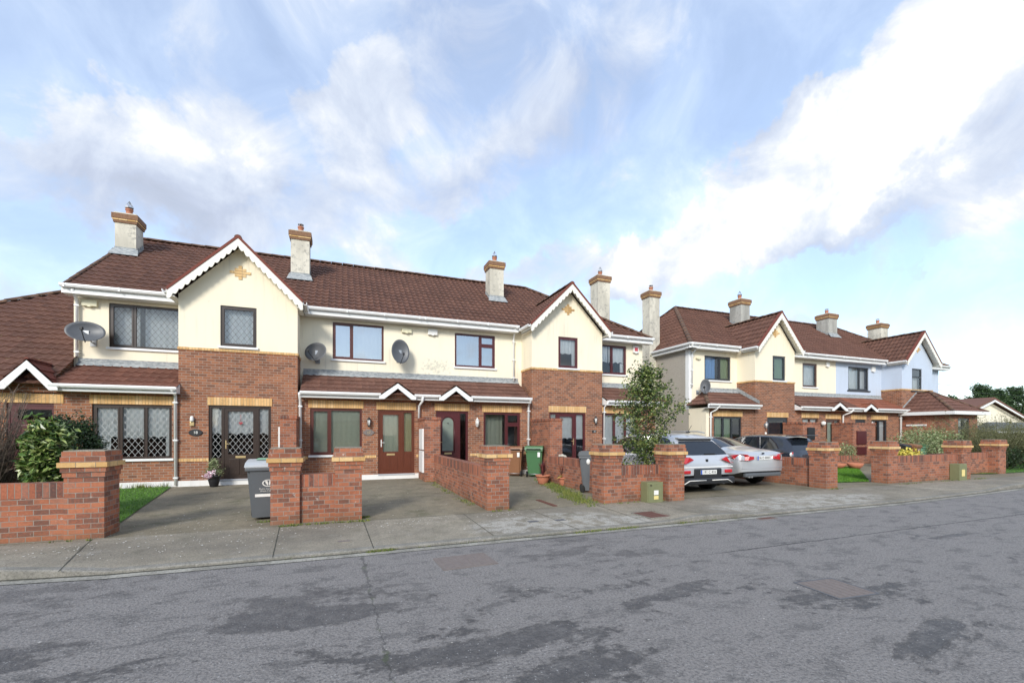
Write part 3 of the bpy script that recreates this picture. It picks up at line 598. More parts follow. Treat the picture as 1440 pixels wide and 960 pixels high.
def door(par,Y,x0,x1,z0,z1,lay,fm,leafm=None,label=None,room='room',curt=(),hand='brass',leafsub=None):
    """lay: list of (width fraction, kind, options); kinds: side, leaf"""
    bm=B(); F=.055; y0,y1=Y+.03,Y+.098
    box(bm,x0,x0+F,y0,y1,z0,z1); box(bm,x1-F,x1,y0,y1,z0,z1); box(bm,x0+F,x1-F,y0,y1,z1-F,z1); box(bm,x0+F,x1-F,y0,y1,z0,z0+.03)
    W=x1-x0-2*F; x=x0+F; tot=sum(l[0] for l in lay); parts=[]
    for i,l in enumerate(lay):
        w_=W*l[0]/tot; a,b=x,x+w_
        if i<len(lay)-1: box(bm,b-.025,b+.025,y0,y1,z0+.03,z1-F); b-=.025
        if i>0: a+=.025
        parts.append((a,b,l[1],l[2])); x+=w_
    D=P('door',bm,M[fm],par,label)
    za,zb=z0+.03,z1-F
    for a,b,kind,o in parts:
        bm=B(); st=o.get('stile',.09 if kind=='leaf' else .02); g0=z0+o.get('g0',.85); g1=zb-o.get('top',.10 if kind=='leaf' else .02); yy=y0+.012
        box(bm,a,a+st,yy,y1-.01,za,zb); box(bm,b-st,b,yy,y1-.01,za,zb); box(bm,a+st,b-st,yy,y1-.01,g1,zb); 
        if o.get('full'): g0=za+.06
        box(bm,a+st,b-st,yy,y1-.01,za,g0)
        if not o.get('full'):
            for k in range(o.get('pan',1)):
                pw=(b-a-2*st)/o.get('pan',1); pa=a+st+k*pw+.03; pb=pa+pw-.06
                if pb-pa>.08: box(bm,pa,pb,yy-.012,yy,za+.09,g0-.14 if kind=='leaf' else g0-.06,bev=.006)
        if o.get('arch'):   # fill the corners above the arched light
            cx,r=(a+b)/2,(b-a)/2-st; zc=g1-r; n=10
            for sg in (-1,1):
                pts=[(cx+sg*r,g1)]+[(cx+sg*r*math.cos(t*PI/2/n),zc+r*math.sin(t*PI/2/n)) for t in range(n+1)]
                pts=[(px_,pz_) for px_,pz_ in pts]
                prismY(bm,pts,yy,y1-.01)
            lathe(bm,[(.001,-.012),(.02,-.012)],c=(cx,yy,zc),seg=8,axis='Y')
            for t in range(12):
                t0,t1=t*PI/12,(t+1)*PI/12; rr=r+.035
                tube(bm,[(cx+rr*math.cos(t0),yy-.006,zc+rr*math.sin(t0)),(cx+rr*math.cos(t1),yy-.006,zc+rr*math.sin(t1))],.012,6,cap=False)
            for sg in (-1,1): tube(bm,[(cx+sg*(r+.035),yy-.006,g0-.05),(cx+sg*(r+.035),yy-.006,zc)],.012,6)
            tube(bm,[(cx-r-.035,yy-.006,g0-.05),(cx+r+.035,yy-.006,g0-.05)],.012,6)
        lf=P('door_leaf' if kind=='leaf' else 'side_light',bm,M[leafm or fm],D)
        bm=B(); quad(bm,[(a+st,y0+.035,g0),(b-st,y0+.035,g0),(b-st,y0+.035,g1),(a+st,y0+.035,g1)]); P('pane',bm,M[o.get('glass','glass')],D)
        if kind=='leaf':
            hx=a+.045 if o.get('hs','l')=='l' else b-.045; sg=1 if o.get('hs','l')=='l' else -1
            bm=B(); box(bm,hx-.014,hx+.014,yy-.012,yy,z0+.88,z0+1.12,bev=.004); tube(bm,[(hx,yy-.01,z0+1.02),(hx,yy-.05,z0+1.02),(hx+sg*.11,yy-.05,z0+1.02)],.009,8); P('door_handle',bm,M[o.get('hm',hand)],D)
            bm=B(); cx=(a+b)/2; zl=g0-.09; box(bm,cx-.13,cx+.13,yy-.012,yy,zl-.03,zl+.03,bev=.004); box(bm,cx-.11,cx+.11,yy-.018,yy-.012,zl-.016,zl+.016); P('letter_slot',bm,M['brass'],D)
    roombox(D,Y,x0,x1,z0,z1,room)
    for c in curt:
        kw=c[5] if len(c)>5 else {}
        curtain(D,Y+.125,x0+(x1-x0)*c[0],x0+(x1-x0)*c[1],z0+(z1-z0)*c[2],z0+(z1-z0)*c[3],c[4],**kw)
    bm=B(); box(bm,x0,x1,Y-.05,Y+.03,z0-.05,z0-.002,bev=.005); P('threshold',bm,M['greyband'],D)
    return D
def tiles(O,U,V,ulen,vlen,clips=(),per=.21,course=.33,amp=.026,step=.030,uv0=(0,0),sub=6):
    bm=B(); O,U,V=Vector(O),Vector(U).normalized(),Vector(V).normalized(); Nn=U.cross(V).normalized()
    if Nn.z<0: Nn=-Nn
    uvl=bm.loops.layers.uv.new('UVMap')
    du=per/sub; nu=int(ulen/du)+1; nv=int(math.ceil(vlen/course)); rows=[]; uvd={}
    jr=random.Random(3)
    def H(u,k):
        f=((u+uv0[0]+(k%2)*0)%per)/per
        return amp*(1-2*abs(math.sin(PI*f))**.6)+ (amp*.25*math.sin(2*PI*f))
    for k in range(nv):
        v0=k*course; v1=min((k+1)*course,vlen)
        r0=[];r1=[]
        for i in range(nu+1):
            u=min(i*du,ulen); j=mnoise.noise((u*1.3+uv0[0],k*2.1,0))*.006; h=H(u,k)
            a=bm.verts.new(O+U*u+V*(v0+j*.8)+Nn*(h+step+j)); b=bm.verts.new(O+U*u+V*v1+Nn*(h+.002))
            uvd[a]=(u+uv0[0],v0+.02+uv0[1]); uvd[b]=(u+uv0[0],v1-.02+uv0[1]); r0.append(a); r1.append(b)
        rows.append((r0,r1))
        for i in range(nu): bm.faces.new((r0[i],r0[i+1],r1[i+1],r1[i]))
        if k>0:
            pr_=rows[k-1][1]
            for i in range(nu): bm.faces.new((pr_[i],pr_[i+1],r0[i+1],r0[i]))
        else:
            lo=[]
            for i in range(nu+1):
                a=bm.verts.new(O+U*min(i*du,ulen)-Nn*.01); uvd[a]=uvd[r0[i]]; lo.append(a)
            for i in range(nu): bm.faces.new((lo[i],lo[i+1],r0[i+1],r0[i]))
    for f in bm.faces:
        for l in f.loops: l[uvl].uv=uvd[l.vert]
    for co_,no_ in clips:
        bmesh.ops.bisect_plane(bm,geom=bm.verts[:]+bm.edges[:]+bm.faces[:],plane_co=co_,plane_no=no_,clear_outer=True)
    return bm
def ridge_line(bm,a,b,r=.095,seg=.42,flat=.8):
    uvl=bm.loops.layers.uv.verify(); a,b=Vector(a),Vector(b); L=(b-a).length; n=max(1,int(L/seg)); d_=(b-a).normalized()
    s_=d_.cross(Vector((0,0,1))).normalized(); up=s_.cross(d_).normalized()
    if up.z<0: up=-up
    for i in range(n):
        p0=a+d_*L*i/n; p1=a+d_*(L*(i+1)/n-.012); r0,r1=r*1.06,r*.97; j=mnoise.noise(p0*3)*.012
        R0=[bm.verts.new(p0+up*(j-.02+r0*flat*math.sin(t))+s_*r0*math.cos(t)) for t in [PI*k/6 for k in range(7)]]
        R1=[bm.verts.new(p1+up*(j-.02+r1*flat*math.sin(t))+s_*r1*math.cos(t)) for t in [PI*k/6 for k in range(7)]]
        for k in range(6):
            f=bm.faces.new((R0[k],R0[k+1],R1[k+1],R1[k])); f.smooth=True
            for l in f.loops: l[uvl].uv=(i*.21+.1,k*.02+a.x)
        for RR in (R0,R1[::-1]):
            f=bm.faces.new(RR)
            for l in f.loops: l[uvl].uv=(i*.21+.1,a.x)
def gutter_x(par,x0,x1,y,z,label=None,fascia=True,brk=True):   # runs along X, front lip at y
    bm=B(); prof=[(y-.055,z+.045),(y-.06,z),(y-.035,z-.045),(y+.035,z-.05),(y+.055,z),(y+.05,z+.045),(y+.04,z+.045),(y+.03,z-.03),(y-.03,z-.03),(y-.045,z+.045)]
    prismX(bm,prof,x0,x1); n=int((x1-x0)/1.1)
    if brk:
        for i in range(n+1):
            x=x0+.1+(x1-x0-.2)*i/max(1,n); box(bm,x-.018,x+.018,y-.066,y+.0,z-.058,z+.05)
    P('gutter',bm,M['white'],par,label)
    if fascia:
        bm=B(); box(bm,x0,x1,y+.06,y+.085,z-.19,z+.03); box(bm,x0,x1,y+.085,y+.40,z-.19,z-.175); P('fascia',bm,M['white'],par)
def gutter_y(par,x,y0,y1,z,sgn,m='white'):     # along Y; sgn=-1: outer lip towards -X
    bm=B(); prof=[(-.055,.045),(-.06,0),(-.035,-.045),(.035,-.05),(.055,0),(.05,.045),(.04,.045),(.03,-.03),(-.03,-.03),(-.045,.045)]
    prismY(bm,[(x-sgn*a*-1,z+b) for a,b in prof],y0,y1); P('gutter',bm,M[m],par)
    bm=B(); xa=x-sgn*.06; xb=x-sgn*.085; box(bm,min(xa,xb),max(xa,xb),y0,y1,z-.19,z+.03); xc=x-sgn*.34; box(bm,min(xb,xc),max(xb,xc),y0,y1,z-.19,z-.175); P('fascia',bm,M[m],par)
def pipe(par,pts,name='downpipe',r=.040,m='white'):
    bm=B(); tube(bm,pts,r,10); 
    for i in range(len(pts)-1):
        a,b=Vector(pts[i]),Vector(pts[i+1])
        if abs(a.z-b.z)>1:
            for t in (.08,.5,.92): p=a.lerp(b,t); box(bm,p.x-.055,p.x+.055,p.y-.045,p.y+.05,p.z-.02,p.z+.02)
    P(name,bm,M[m],par)
def chimney(par,x0,x1,y0,y1,zb,zt,mat='chim',pot=1,cowl=True,capm='brick'):
    bm=B(); box(bm,x0,x1,y0,y1,zb,zt-.34); ch=P('chimney',bm,M[mat],par)
    bm=B(); e=.035
    box(bm,x0-e,x1+e,y0-e,y1+e,zt-.34,zt-.265); box(bm,x0-1.5*e,x1+1.5*e,y0-1.5*e,y1+1.5*e,zt-.265,zt-.215,mi=1); box(bm,x0-2*e,x1+2*e,y0-2*e,y1+2*e,zt-.215,zt-.05); box(bm,x0-e*.6,x1+e*.6,y0-e*.6,y1+e*.6,zt-.05,zt,mi=2)
    P('chimney_cap',bm,[M['capbrick'],M['yband'],M['chim']],ch)
    cx,cy=(x0+x1)/2,(y0+y1)/2
    bm=B(); lathe(bm,[(.11,zt-.02),(.12,zt+.03),(.095,zt+.06),(.09,zt+.2),(.11,zt+.21),(.11,zt+.25),(.08,zt+.25)],c=(cx,cy,0),seg=16); P('chimney_pot',bm,M['pot'],ch)
    bm=B()
    if cowl:
        for k in range(6):
            a=k*PI/3; pts=[(cx+r_*math.cos(a),cy+r_*math.sin(a),zt+z_) for r_,z_ in ((.10,.22),(.115,.30),(.08,.40),(.02,.50),(0,.53))]; tube(bm,pts,.009,5)
        lathe(bm,[(.104,zt+.23),(.106,zt+.245)],c=(cx,cy,0),seg=16); lathe(bm,[(.10,zt+.29),(.115,zt+.31)],c=(cx,cy,0),seg=16)
    else: 
        for k in range(6): a=k*PI/3; tube(bm,[(cx+.085*math.cos(a),cy+.085*math.sin(a),zt+.25),(cx+.085*math.cos(a),cy+.085*math.sin(a),zt+.33)],.008,5)
        lathe(bm,[(.10,zt+.33),(.10,zt+.345),(.03,zt+.37)],c=(cx,cy,0),seg=16)
    P('cowl',bm,M['steel'],ch)
    return ch
def flash(par,x0,x1,y0,y1,zb,zf,zs=.12):   # lead apron round a chimney, zf(y) = roof height
    bm=B(); e=.012
    quad(bm,[(x0-.05,y0-e,zf(y0)+zs+.04),(x0-.12,y0-.22,zf(y0-.22)+.05),(x1+.12,y0-.22,zf(y0-.22)+.05),(x1+.05,y0-e,zf(y0)+zs+.04)])
    quad(bm,[(x0-e,y0-e,zf(y0)),(x1+e,y0-e,zf(y0)),(x1+e,y0-e,zf(y0)+zs+.09),(x0-e,y0-e,zf(y0)+zs+.09)])
    for X,s_ in ((x0-e,-1),(x1+e,1)):
        n=4
        for i in range(n):
            a=y0+(y1-y0)*i/n; b=y0+(y1-y0)*(i+1)/n; h=zf(a)+zs+.07
            quad(bm,[(X,a,zf(a)-.02),(X,b,zf(b)-.02),(X,b,h),(X,a,h)])
    P('lead_flashing',bm,M['lead'],par)
RS=.69; EY,EZ=15.62,5.66          # main roof slope, eave line
def rz(y): return EZ+RS*(y-EY)
RY=20.0; RZ=rz(RY)
def main_roof(par,x0,x1,hip=None,mat='tile',ridge_to=None,uoff=0,verge=None):
    """front slope between x0 and x1; hip=('L'|'R', ridge end x, eave corner x)"""
    n=math.hypot(1,RS); V=(0,1/n,RS/n); L=(RY-EY)*n
    clips=[]; cx0,cx1=x0,x1; ra,rb=x0,x1
    if hip:
        side,rx,ex=hip
        if side=='R': cx1=ex; nrm=Vector((RY-EY,-(rx-ex),0)); clips.append(((ex,EY,0),nrm)); rb=rx
        else: cx0=ex; nrm=Vector((-(RY-EY),(rx-ex),0)); clips.append(((ex,EY,0),nrm)); ra=rx
    bm=tiles((cx0,EY,EZ),(1,0,0),V,cx1-cx0,L,clips,uv0=(cx0-uoff,0))
    if hip:   # the sloping end of the roof
        side,rx,ex=hip; YB=RY+(RY-EY); run=abs(ex-rx); s_=(RZ-EZ)/run; m_=math.hypot(run,RZ-EZ); sg=-1 if side=='R' else 1
        U=(0,1,0) if side=='R' else (0,-1,0); O=(ex,EY,EZ) if side=='R' else (ex,YB,EZ)
        c2=[((ex,EY,0),Vector((-(RY-EY)*1,(rx-ex),0)) if side=='R' else Vector((RY-EY,-(rx-ex),0))),((ex,YB,0),Vector((-(RY-EY),-(rx-ex),0)) if side=='R' else Vector((RY-EY,(rx-ex),0)))]
        b2=tiles(O,U,(sg*run/m_,0,(RZ-EZ)/m_),YB-EY,m_,c2)
        me=bpy.data.meshes.new('t'); b2.to_mesh(me); b2.free(); bm.from_mesh(me); bpy.data.meshes.remove(me)
    ro=P('roof',bm,M[mat],par)
    bm=B(); quad(bm,[(ra,RY,RZ),(rb,RY,RZ),(x1 if not(hip and hip[0]=='R') else hip[2],RY+(RY-EY),EZ),(x0 if not(hip and hip[0]=='L') else hip[2],RY+(RY-EY),EZ)]); bm.loops.layers.uv.new('UVMap'); P('rear_slope',bm,M[mat],ro)
    bm=B(); ridge_line(bm,(ra,RY,RZ+.03),(rb,RY,RZ+.03))
    if hip: 
        ridge_line(bm,(hip[2],EY,EZ+.03),(hip[1],RY,RZ+.03)); ridge_line(bm,(hip[2],2*RY-EY,EZ+.03),(hip[1],RY,RZ+.03))
    if verge is not None: ridge_line(bm,(verge,EY,EZ+.02),(verge,RY,RZ+.02),r=.05)
    P('ridge_tiles',bm,M['ridge'],ro)
    return ro
def bay(par,x0,x1,front=15.0,win=None,dr=None,tone='cream',winkw={},side='cream2',tz=4.06,gut='white',tilem='tile',fl=True,fm='board',nb=12,sidelit=True,plinth=True):
    """brick gable tower x0..x1 standing 1 m before the main wall"""
    cx=(x0+x1)/2; hw=(x1-x0)/2; holes=[]
    if dr: holes.append((dr[0],dr[1],dr[2],dr[3]))
    bm=B(); wall_y(bm,front,x0,x1,.05,tz-.09,holes); wall_x(bm,x0,front,16.02,.05,tz-.09); wall_x(bm,x1,front,16.02,.05,tz-.09); P('brick_wall',bm,M['brick'],par)
    bm=B(); e=.022; box(bm,x0-e,x1+e,front-e,front+.1,tz-.09,tz-.02); box(bm,x0-e,x0+.06,front+.1,16.0,tz-.09,tz-.02); box(bm,x1-.06,x1+e,front+.1,16.0,tz-.09,tz-.02)
    if win: pass
    P('yellow_band',bm,M['ysold'],par)
    apz=7.18; ez=5.52; z0=tz-.02
    bm=B(); wall_y(bm,front,x0,x1,z0,ez,[win] if win else []); wall_x(bm,x0,front,16.02,z0,ez+.05); wall_x(bm,x1,front,16.02,z0,ez+.05)
    bm.faces.new([bm.verts.new(p) for p in ((x0,front,ez),(x1,front,ez),(cx+.02,front,apz-.14),(cx-.02,front,apz-.14))])
    P('render_wall',bm,M[tone],par,recalc=False)
    if win: window(par,front,*win[:4],**winkw)
    if dr:
        bm=B(); box(bm,dr[0]-.03,dr[1]+.03,front-.018,front+.012,dr[3]+.012,dr[3]+.24); P('lintel',bm,M['ysold'],par)
    # roof of the bay: two 45 degree slopes running back into the main roof
    ov=.17; oy=front-.33; sl=(apz-ez)/(hw+ov-.02); L=math.hypot(hw+ov,(hw+ov)*sl); bk=18.05; tz_=apz+.03
    for sg in (-1,1):
        nrmv=Vector((-sg*1,0,sl)).normalized()
        O=(cx+sg*(hw+ov),oy,tz_-(hw+ov)*sl) if sg==1 else (cx-(hw+ov),bk,tz_-(hw+ov)*sl)
        U=(0,1,0) if sg==1 else (0,-1,0)
        ny=Vector((0,1,0))
        n_=Vector((0,-RS,1)).normalized()    # keep what lies above the main roof plane
        bmt=tiles(O,U,(-sg,0,sl),bk-oy,L,[((0,EY,EZ-.03),-n_)] ,uv0=(3.7,0))
        # the part in front of the main eave survives too (it is above the plane there)
        P('bay_roof',bmt,M[tilem],par)
    bm=B(); ridge_line(bm,(cx,oy-.02,tz_+.03),(cx,17.9,tz_+.03),r=.09); P('ridge_tiles',bm,M['ridge'],par)
    # verge tiles and scalloped bargeboards
    bm=B(); bb=B()
    n=math.hypot(1,sl)
    for sg in (-1,1):
        def pt(t,dz): return (cx+sg*(hw+ov)*(1-t),tz_-(hw+ov)*sl*(1-t)+dz)
        pts=[pt(0,.075),pt(1,.075),pt(1,-.02),pt(0,-.02)]
        prismY(bm,pts if sg==1 else pts,oy-.035,oy+.08)
        K=nb; top=[pt(i/60,-.022) for i in range(61)]; bot=[]
        for i in range(61):
            t=i/60; s_=abs(math.sin(PI*t*K)); bot.append(pt(t,-.022-(.155+.055*s_)*n*.93))
        for i in range(60):
            a,b,c,d_=top[i],top[i+1],bot[i+1],bot[i]
            if sg==1: c=(max(c[0],cx),c[1]); d_=(max(d_[0],cx),d_[1])
            else: c=(min(c[0],cx),c[1]); d_=(min(d_[0],cx),d_[1])
            yf=oy-.02; yb=oy+.008
            q=[(a[0],yf,a[1]),(b[0],yf,b[1]),(c[0],yf,c[1]),(d_[0],yf,d_[1])]; quad(bb,q if sg==-1 else q[::-1])
            q2=[(x_,yb,z_) for x_,_,z_ in q]; quad(bb,q2[::-1] if sg==-1 else q2)
            quad(bb,[(c[0],yf,c[1]),(c[0],yb,c[1]),(d_[0],yb,d_[1]),(d_[0],yf,d_[1])])
            quad(bb,[(a[0],yf,a[1]),(a[0],yb,a[1]),(b[0],yb,b[1]),(b[0],yf,b[1])])
        # soffit
        z_=pt(0,0)[1]; quad(bb,[(cx+sg*(hw+ov),oy+.008,z_-.06),(cx+sg*.0,oy+.008,tz_-.06),(cx,front+.01,tz_-.06),(cx+sg*(hw+ov),front+.01,z_-.06)])
        box(bb,min(cx+sg*(hw+.0),cx+sg*(hw+ov)),max(cx+sg*hw,cx+sg*(hw+ov)),oy+.008,15.6,z_-.17,z_-.15)
        box(bb,min(cx+sg*(hw+ov-.02),cx+sg*(hw+ov)),max(cx+sg*(hw+ov-.02),cx+sg*(hw+ov)),oy+.008,15.6,z_-.17,z_-.0)
        g=B(); prof=[(-.055,.045),(-.06,0),(-.035,-.045),(.035,-.05),(.055,0),(.05,.045),(.04,.045),(.03,-.03),(-.03,-.03),(-.045,.045)]
        gx_=cx+sg*(hw+ov+.06); prismY(g,[(gx_+a,z_-.03+b) for a,b in prof],oy+.0,15.56); P('gutter',g,M[gut],par)
    P('verge_tiles',bm,M['verge'],par,recalc=True); P('bargeboard',bb,M[fm],par)
    if fl:
        bm=B(); u=.078
        for dz,k in ((-2,1),(-1,3),(0,5),(1,3),(2,1)):
            zc=6.31+dz*.082; w_=k*.5*.095
            if dz==0: box(bm,cx-.27,cx+.27,front-.02,front+.01,zc-.035,zc+.035); continue
            box(bm,cx-w_,cx+w_,front-.02,front+.01,zc-.036,zc+.036)
        P('brick_ornament',bm,M['yband'],par)
    if plinth:
        bm=B(); xs_=[x0]+([dr[0],dr[1]] if dr else [])+[x1]
        for a,b in ([(x0-.012,dr[0]),(dr[1],x1+.012)] if dr else [(x0-.012,x1+.012)]): box(bm,a,b,front-.03,front+.01,.05,.26)
        if dr: box(bm,dr[0],dr[1],front-.035,front+.03,.05,dr[2]-.055)
        box(bm,x0-.012,x0+.01,front+.01,15.0,.05,.26) if front<15 else None
        P('plinth',bm,M['plinth'],par)
        bm=B()
        for a,b in ([(x0-.002,dr[0]),(dr[1],x1+.002)] if dr else []): box(bm,a,b,front-.014,front+.008,.80,.885)
        P('yellow_band',bm,M['ysold'],par)
def low_front(par,x0,x1,Y,openings,lintels=True,sidel=False,sider=False,plinth='plinth',matl='brick',band=True,zt=2.72):
    bm=B(); wall_y(bm,Y,x0,x1,.05,zt,[o[:4] for o in openings])
    if sidel: wall_x(bm,x0,Y,16.02,.05,zt)
    if sider: wall_x(bm,x1,Y,16.02,.05,zt)
    P('ground_floor_wall',bm,M[matl],par)
    bm=B()
    for o in openings: box(bm,o[0]-.05,o[1]+.05,Y-.018,Y+.012,o[3]+.012,min(o[3]+.25,zt-.02))
    P('lintel',bm,M['ysold'],par)
    bm=B(); x=x0
    drs=sorted([o for o in openings if o[2]<.4]); segs=[]
    for o in drs: segs.append((x,o[0])); box(bm,o[0],o[1],Y-.035,Y+.03,.05,o[2]-.055); x=o[1]
    segs.append((x,x1))
    for a,b in segs:
        if b-a>.02: box(bm,a,b,Y-.03,Y+.01,.05,.26)
    P('plinth',bm,M[plinth],par)
    if band:
        bm=B(); wins=sorted(openings); x=x0; seg=[]
        for o in wins: seg.append((x,o[0]-.06)); x=o[1]+.06
        seg.append((x,x1))
        for a,b in seg:
            if b-a>.08: box(bm,a,b,Y-.014,Y+.008,.80,.885)
        P('yellow_band',bm,M['ysold'],par)
PS=.53; PY,PZ=14.70,2.86
def pz(y): return PZ+PS*(y-PY)
def porch_roof(par,x0,x1,mat='tileP',hipl=None,hipr=None,gab=(),top=16.0,lead=True,amp=.009,sub=4):
    n=math.hypot(1,PS); clips=[]
    run=top-PY
    if hipl is not None: clips.append(((x0,PY,0),Vector((-run,hipl-x0,0))))
    if hipr is not None: clips.append(((x1,PY,0),Vector((run,-(hipr-x1),0))))
    bm=tiles((x0,PY,PZ),(1,0,0),(0,1/n,PS/n),x1-x0,run*n,clips,amp=amp,sub=sub,uv0=(x0,0))
    for hx,ex,sg in ((hipl,x0,1),(hipr,x1,-1)):
        if hx is None: continue
        r_=abs(hx-ex); H=run*PS; m_=math.hypot(r_,H)
        b2=tiles((ex,top,PZ) if sg==1 else (ex,PY,PZ),(0,-1,0) if sg==1 else (0,1,0),(sg*r_/m_,0,H/m_),run,m_,[((ex,PY,0),Vector((run,-(hx-ex),0)) if sg==1 else Vector((-run,(hx-ex),0)))],amp=amp,sub=sub)
        me=bpy.data.meshes.new('t'); b2.to_mesh(me); b2.free(); bm.from_mesh(me); bpy.data.meshes.remove(me)
    ro=P('porch_roof',bm,M[mat],par)
    if hipl is not None or hipr is not None:
        bm=B()
        if hipl is not None: ridge_line(bm,(x0,PY,PZ+.03),(hipl,top,pz(top)+.03),r=.08)
        if hipr is not None: ridge_line(bm,(x1,PY,PZ+.03),(hipr,top,pz(top)+.03),r=.08)
        P('hip_tiles',bm,M['ridge'],ro)
    if lead:
        a=hipl if hipl is not None else x0; b=hipr if hipr is not None else x1
        bm=B(); zt=pz(top); k=int((b-a)/.25)+1
        for i in range(k):
            u0=a+(b-a)*i/k; u1=a+(b-a)*(i+1)/k; j=rnd.uniform(-.006,.006)
            quad(bm,[(u0,top-.14,pz(top-.14)+.03+j),(u1,top-.14,pz(top-.14)+.03+j),(u1,top-.012,zt+.06),(u0,top-.012,zt+.06)])
            quad(bm,[(u0,top-.012,zt+.06),(u1,top-.012,zt+.06),(u1,top-.012,zt+.17),(u0,top-.012,zt+.17)])
        P('lead_flashing',bm,M['lead'],ro)
    # small gablets over the doors interrupt the gutter
    xs_=[x0]; 
    for g in sorted(gab): xs_+= [g[0],g[1]]
    xs_.append(x1)
    bm=B(); fb=B()
    for a,b in zip(xs_[::2],xs_[1::2]):
        if b-a<.05: continue
        y=PY-.06; z=PZ-.035
        prof=[(y-.055,z+.045),(y-.06,z),(y-.035,z-.045),(y+.035,z-.05),(y+.055,z),(y+.05,z+.045),(y+.04,z+.045),(y+.03,z-.03),(y-.03,z-.03),(y-.045,z+.045)]
        prismX(bm,prof,a,b); box(fb,a,b,PY,PY+.025,PZ-.17,PZ+.0); box(fb,a,b,PY+.025,15.03,PZ-.17,PZ-.155)
    for X_,hp in ((x0,hipl),(x1-.03,hipr)):
        if hp is None: prismX(fb,[(PY+.026,PZ-.17),(PY+.026,PZ-.03),(15.06,pz(15.06)-.05),(15.06,PZ-.17)],X_,X_+.03)
    P('gutter',bm,M['white'],par); P('fascia',fb,M['white'],par)
    for g0,g1,ga in gab:
        c=(g0+g1)/2; h=g1-c; s_=(ga-(PZ-.05))/h; yf=PY-.10
        bm=B()
        for sg in (-1,1):
            o=.05; pts=[(c+sg*(h+o),PZ-.05-o*s_),(c,ga),(c,ga-.16*math.hypot(1,s_)*.8),(c+sg*(h-.10),PZ-.17),(c+sg*(h+o),PZ-.17)]
            prismY(bm,pts if sg==1 else pts[::-1],yf,yf+.03)
        quad(bm,[(c-h,yf+.03,PZ-.16),(c+h,yf+.03,PZ-.16),(c+h,15.03,PZ-.16),(c-h,15.03,PZ-.16)])
        gb=P('porch_gable',bm,M['white'],par,recalc=True)
        bm=B(); bm.faces.new([bm.verts.new(p) for p in ((c-h+.06,14.94,PZ-.2),(c+h-.06,14.94,PZ-.2),(c,14.94,ga-.1))]); P('brick_infill',bm,M['brick'],gb)
        bm=B(); bk=PY+(ga+.06-PZ)/PS
        for sg in (-1,1):
            L=math.hypot(h+.07,(h+.07)*s_); n_=Vector((0,-PS,1)).normalized()
            O=(c+sg*(h+.07),yf-.02,ga+.03-(h+.07)*s_) if sg==1 else (c-(h+.07),bk+.1,ga+.03-(h+.07)*s_)
            b2=tiles(O,(0,sg,0),(-sg,0,s_),bk+.12-yf,L,[((0,PY,PZ-.01),-n_)],amp=.006,sub=4,course=.28)
            me=bpy.data.meshes.new('t'); b2.to_mesh(me); b2.free(); bm.from_mesh(me); bpy.data.meshes.remove(me)
        ridge_line(bm,(c,yf-.02,ga+.05),(c,bk,ga+.05),r=.05)
        P('gable_tiles',bm,M[mat],gb)
    return ro
def up_wall(par,x0,x1,wins,mat,side=None,sidem='peb',gable=False,z0=2.7):
    bm=B(); wall_y(bm,16.0,x0,x1,z0,5.62,[w_[:4] for w_ in wins]); P('upper_wall',bm,M[mat],par)
    if side is not None:
        bm=B(); yb=24.0
        wall_x(bm,side,16.0,yb,.05,5.62)
        if gable: bm.faces.new([bm.verts.new(p) for p in ((side,16.0,5.62),(side,yb,5.62),(side,RY,RZ-.08))])
        P('side_wall',bm,M[sidem],par)
def lamp(par,x,z,Y,kind='lantern',mat='black',label=None):
    bm=B()
    if kind=='globe':
        tube(bm,[(x,Y,z),(x,Y-.1,z),(x,Y-.12,z+.04)],.012,8); a=P('wall_lamp',bm,M[mat],par); bm=B(); bmesh.ops.create_uvsphere(bm,u_segments=16,v_segments=10,radius=.11,matrix=Matrix.Translation((x,Y-.13,z+.13))); P('lamp_shade',bm,M['alarmw'],a,smooth=True); return
    if kind=='bulk':
        box(bm,x-.05,x+.05,Y-.05,Y,z-.14,z-.02,bev=.01); a=P('wall_lamp',bm,M[mat],par); bm=B(); lathe(bm,[(.035,z-.02),(.05,z+.02),(.045,z+.10),(.02,z+.14)],c=(x,Y-.05,0),seg=12); P('lamp_shade',bm,M['alarmw'],a); return
    tube(bm,[(x,Y,z+.02),(x,Y-.09,z+.12),(x,Y-.12,z+.14)],.010,8); box(bm,x-.03,x+.03,Y-.012,Y,z-.06,z+.08,bev=.004)
    lathe(bm,[(.065,z+.10),(.05,z+.13),(.02,z+.16),(.008,z+.2)],c=(x,Y-.12,0),seg=6); lathe(bm,[(.03,z-.13),(.045,z-.10),(.045,z-.09)],c=(x,Y-.12,0),seg=6)
    for k in range(6): a=k*PI/3; tube(bm,[(x+.045*math.cos(a),Y-.12+.045*math.sin(a),z-.09),(x+.065*math.cos(a),Y-.12+.065*math.sin(a),z+.1)],.006,5)
    a=P('wall_lamp',bm,M[mat],par,label); bm=B(); lathe(bm,[(.035,z-.09),(.05,z+.095)],c=(x,Y-.12,0),seg=6); P('lamp_glass',bm,M['alarmw'],a)
def alarmbox(par,x,z,col='alarm',Y=16.0,w=.16,h=.09,name='alarm_box'):
    bm=B(); box(bm,x-w,x+w,Y-.09,Y,z-h,z+h,bev=.012); box(bm,x-.04,x+.04,Y-.1,Y-.05,z-h-.02,z-h+.03); return P(name,bm,M[col],par)
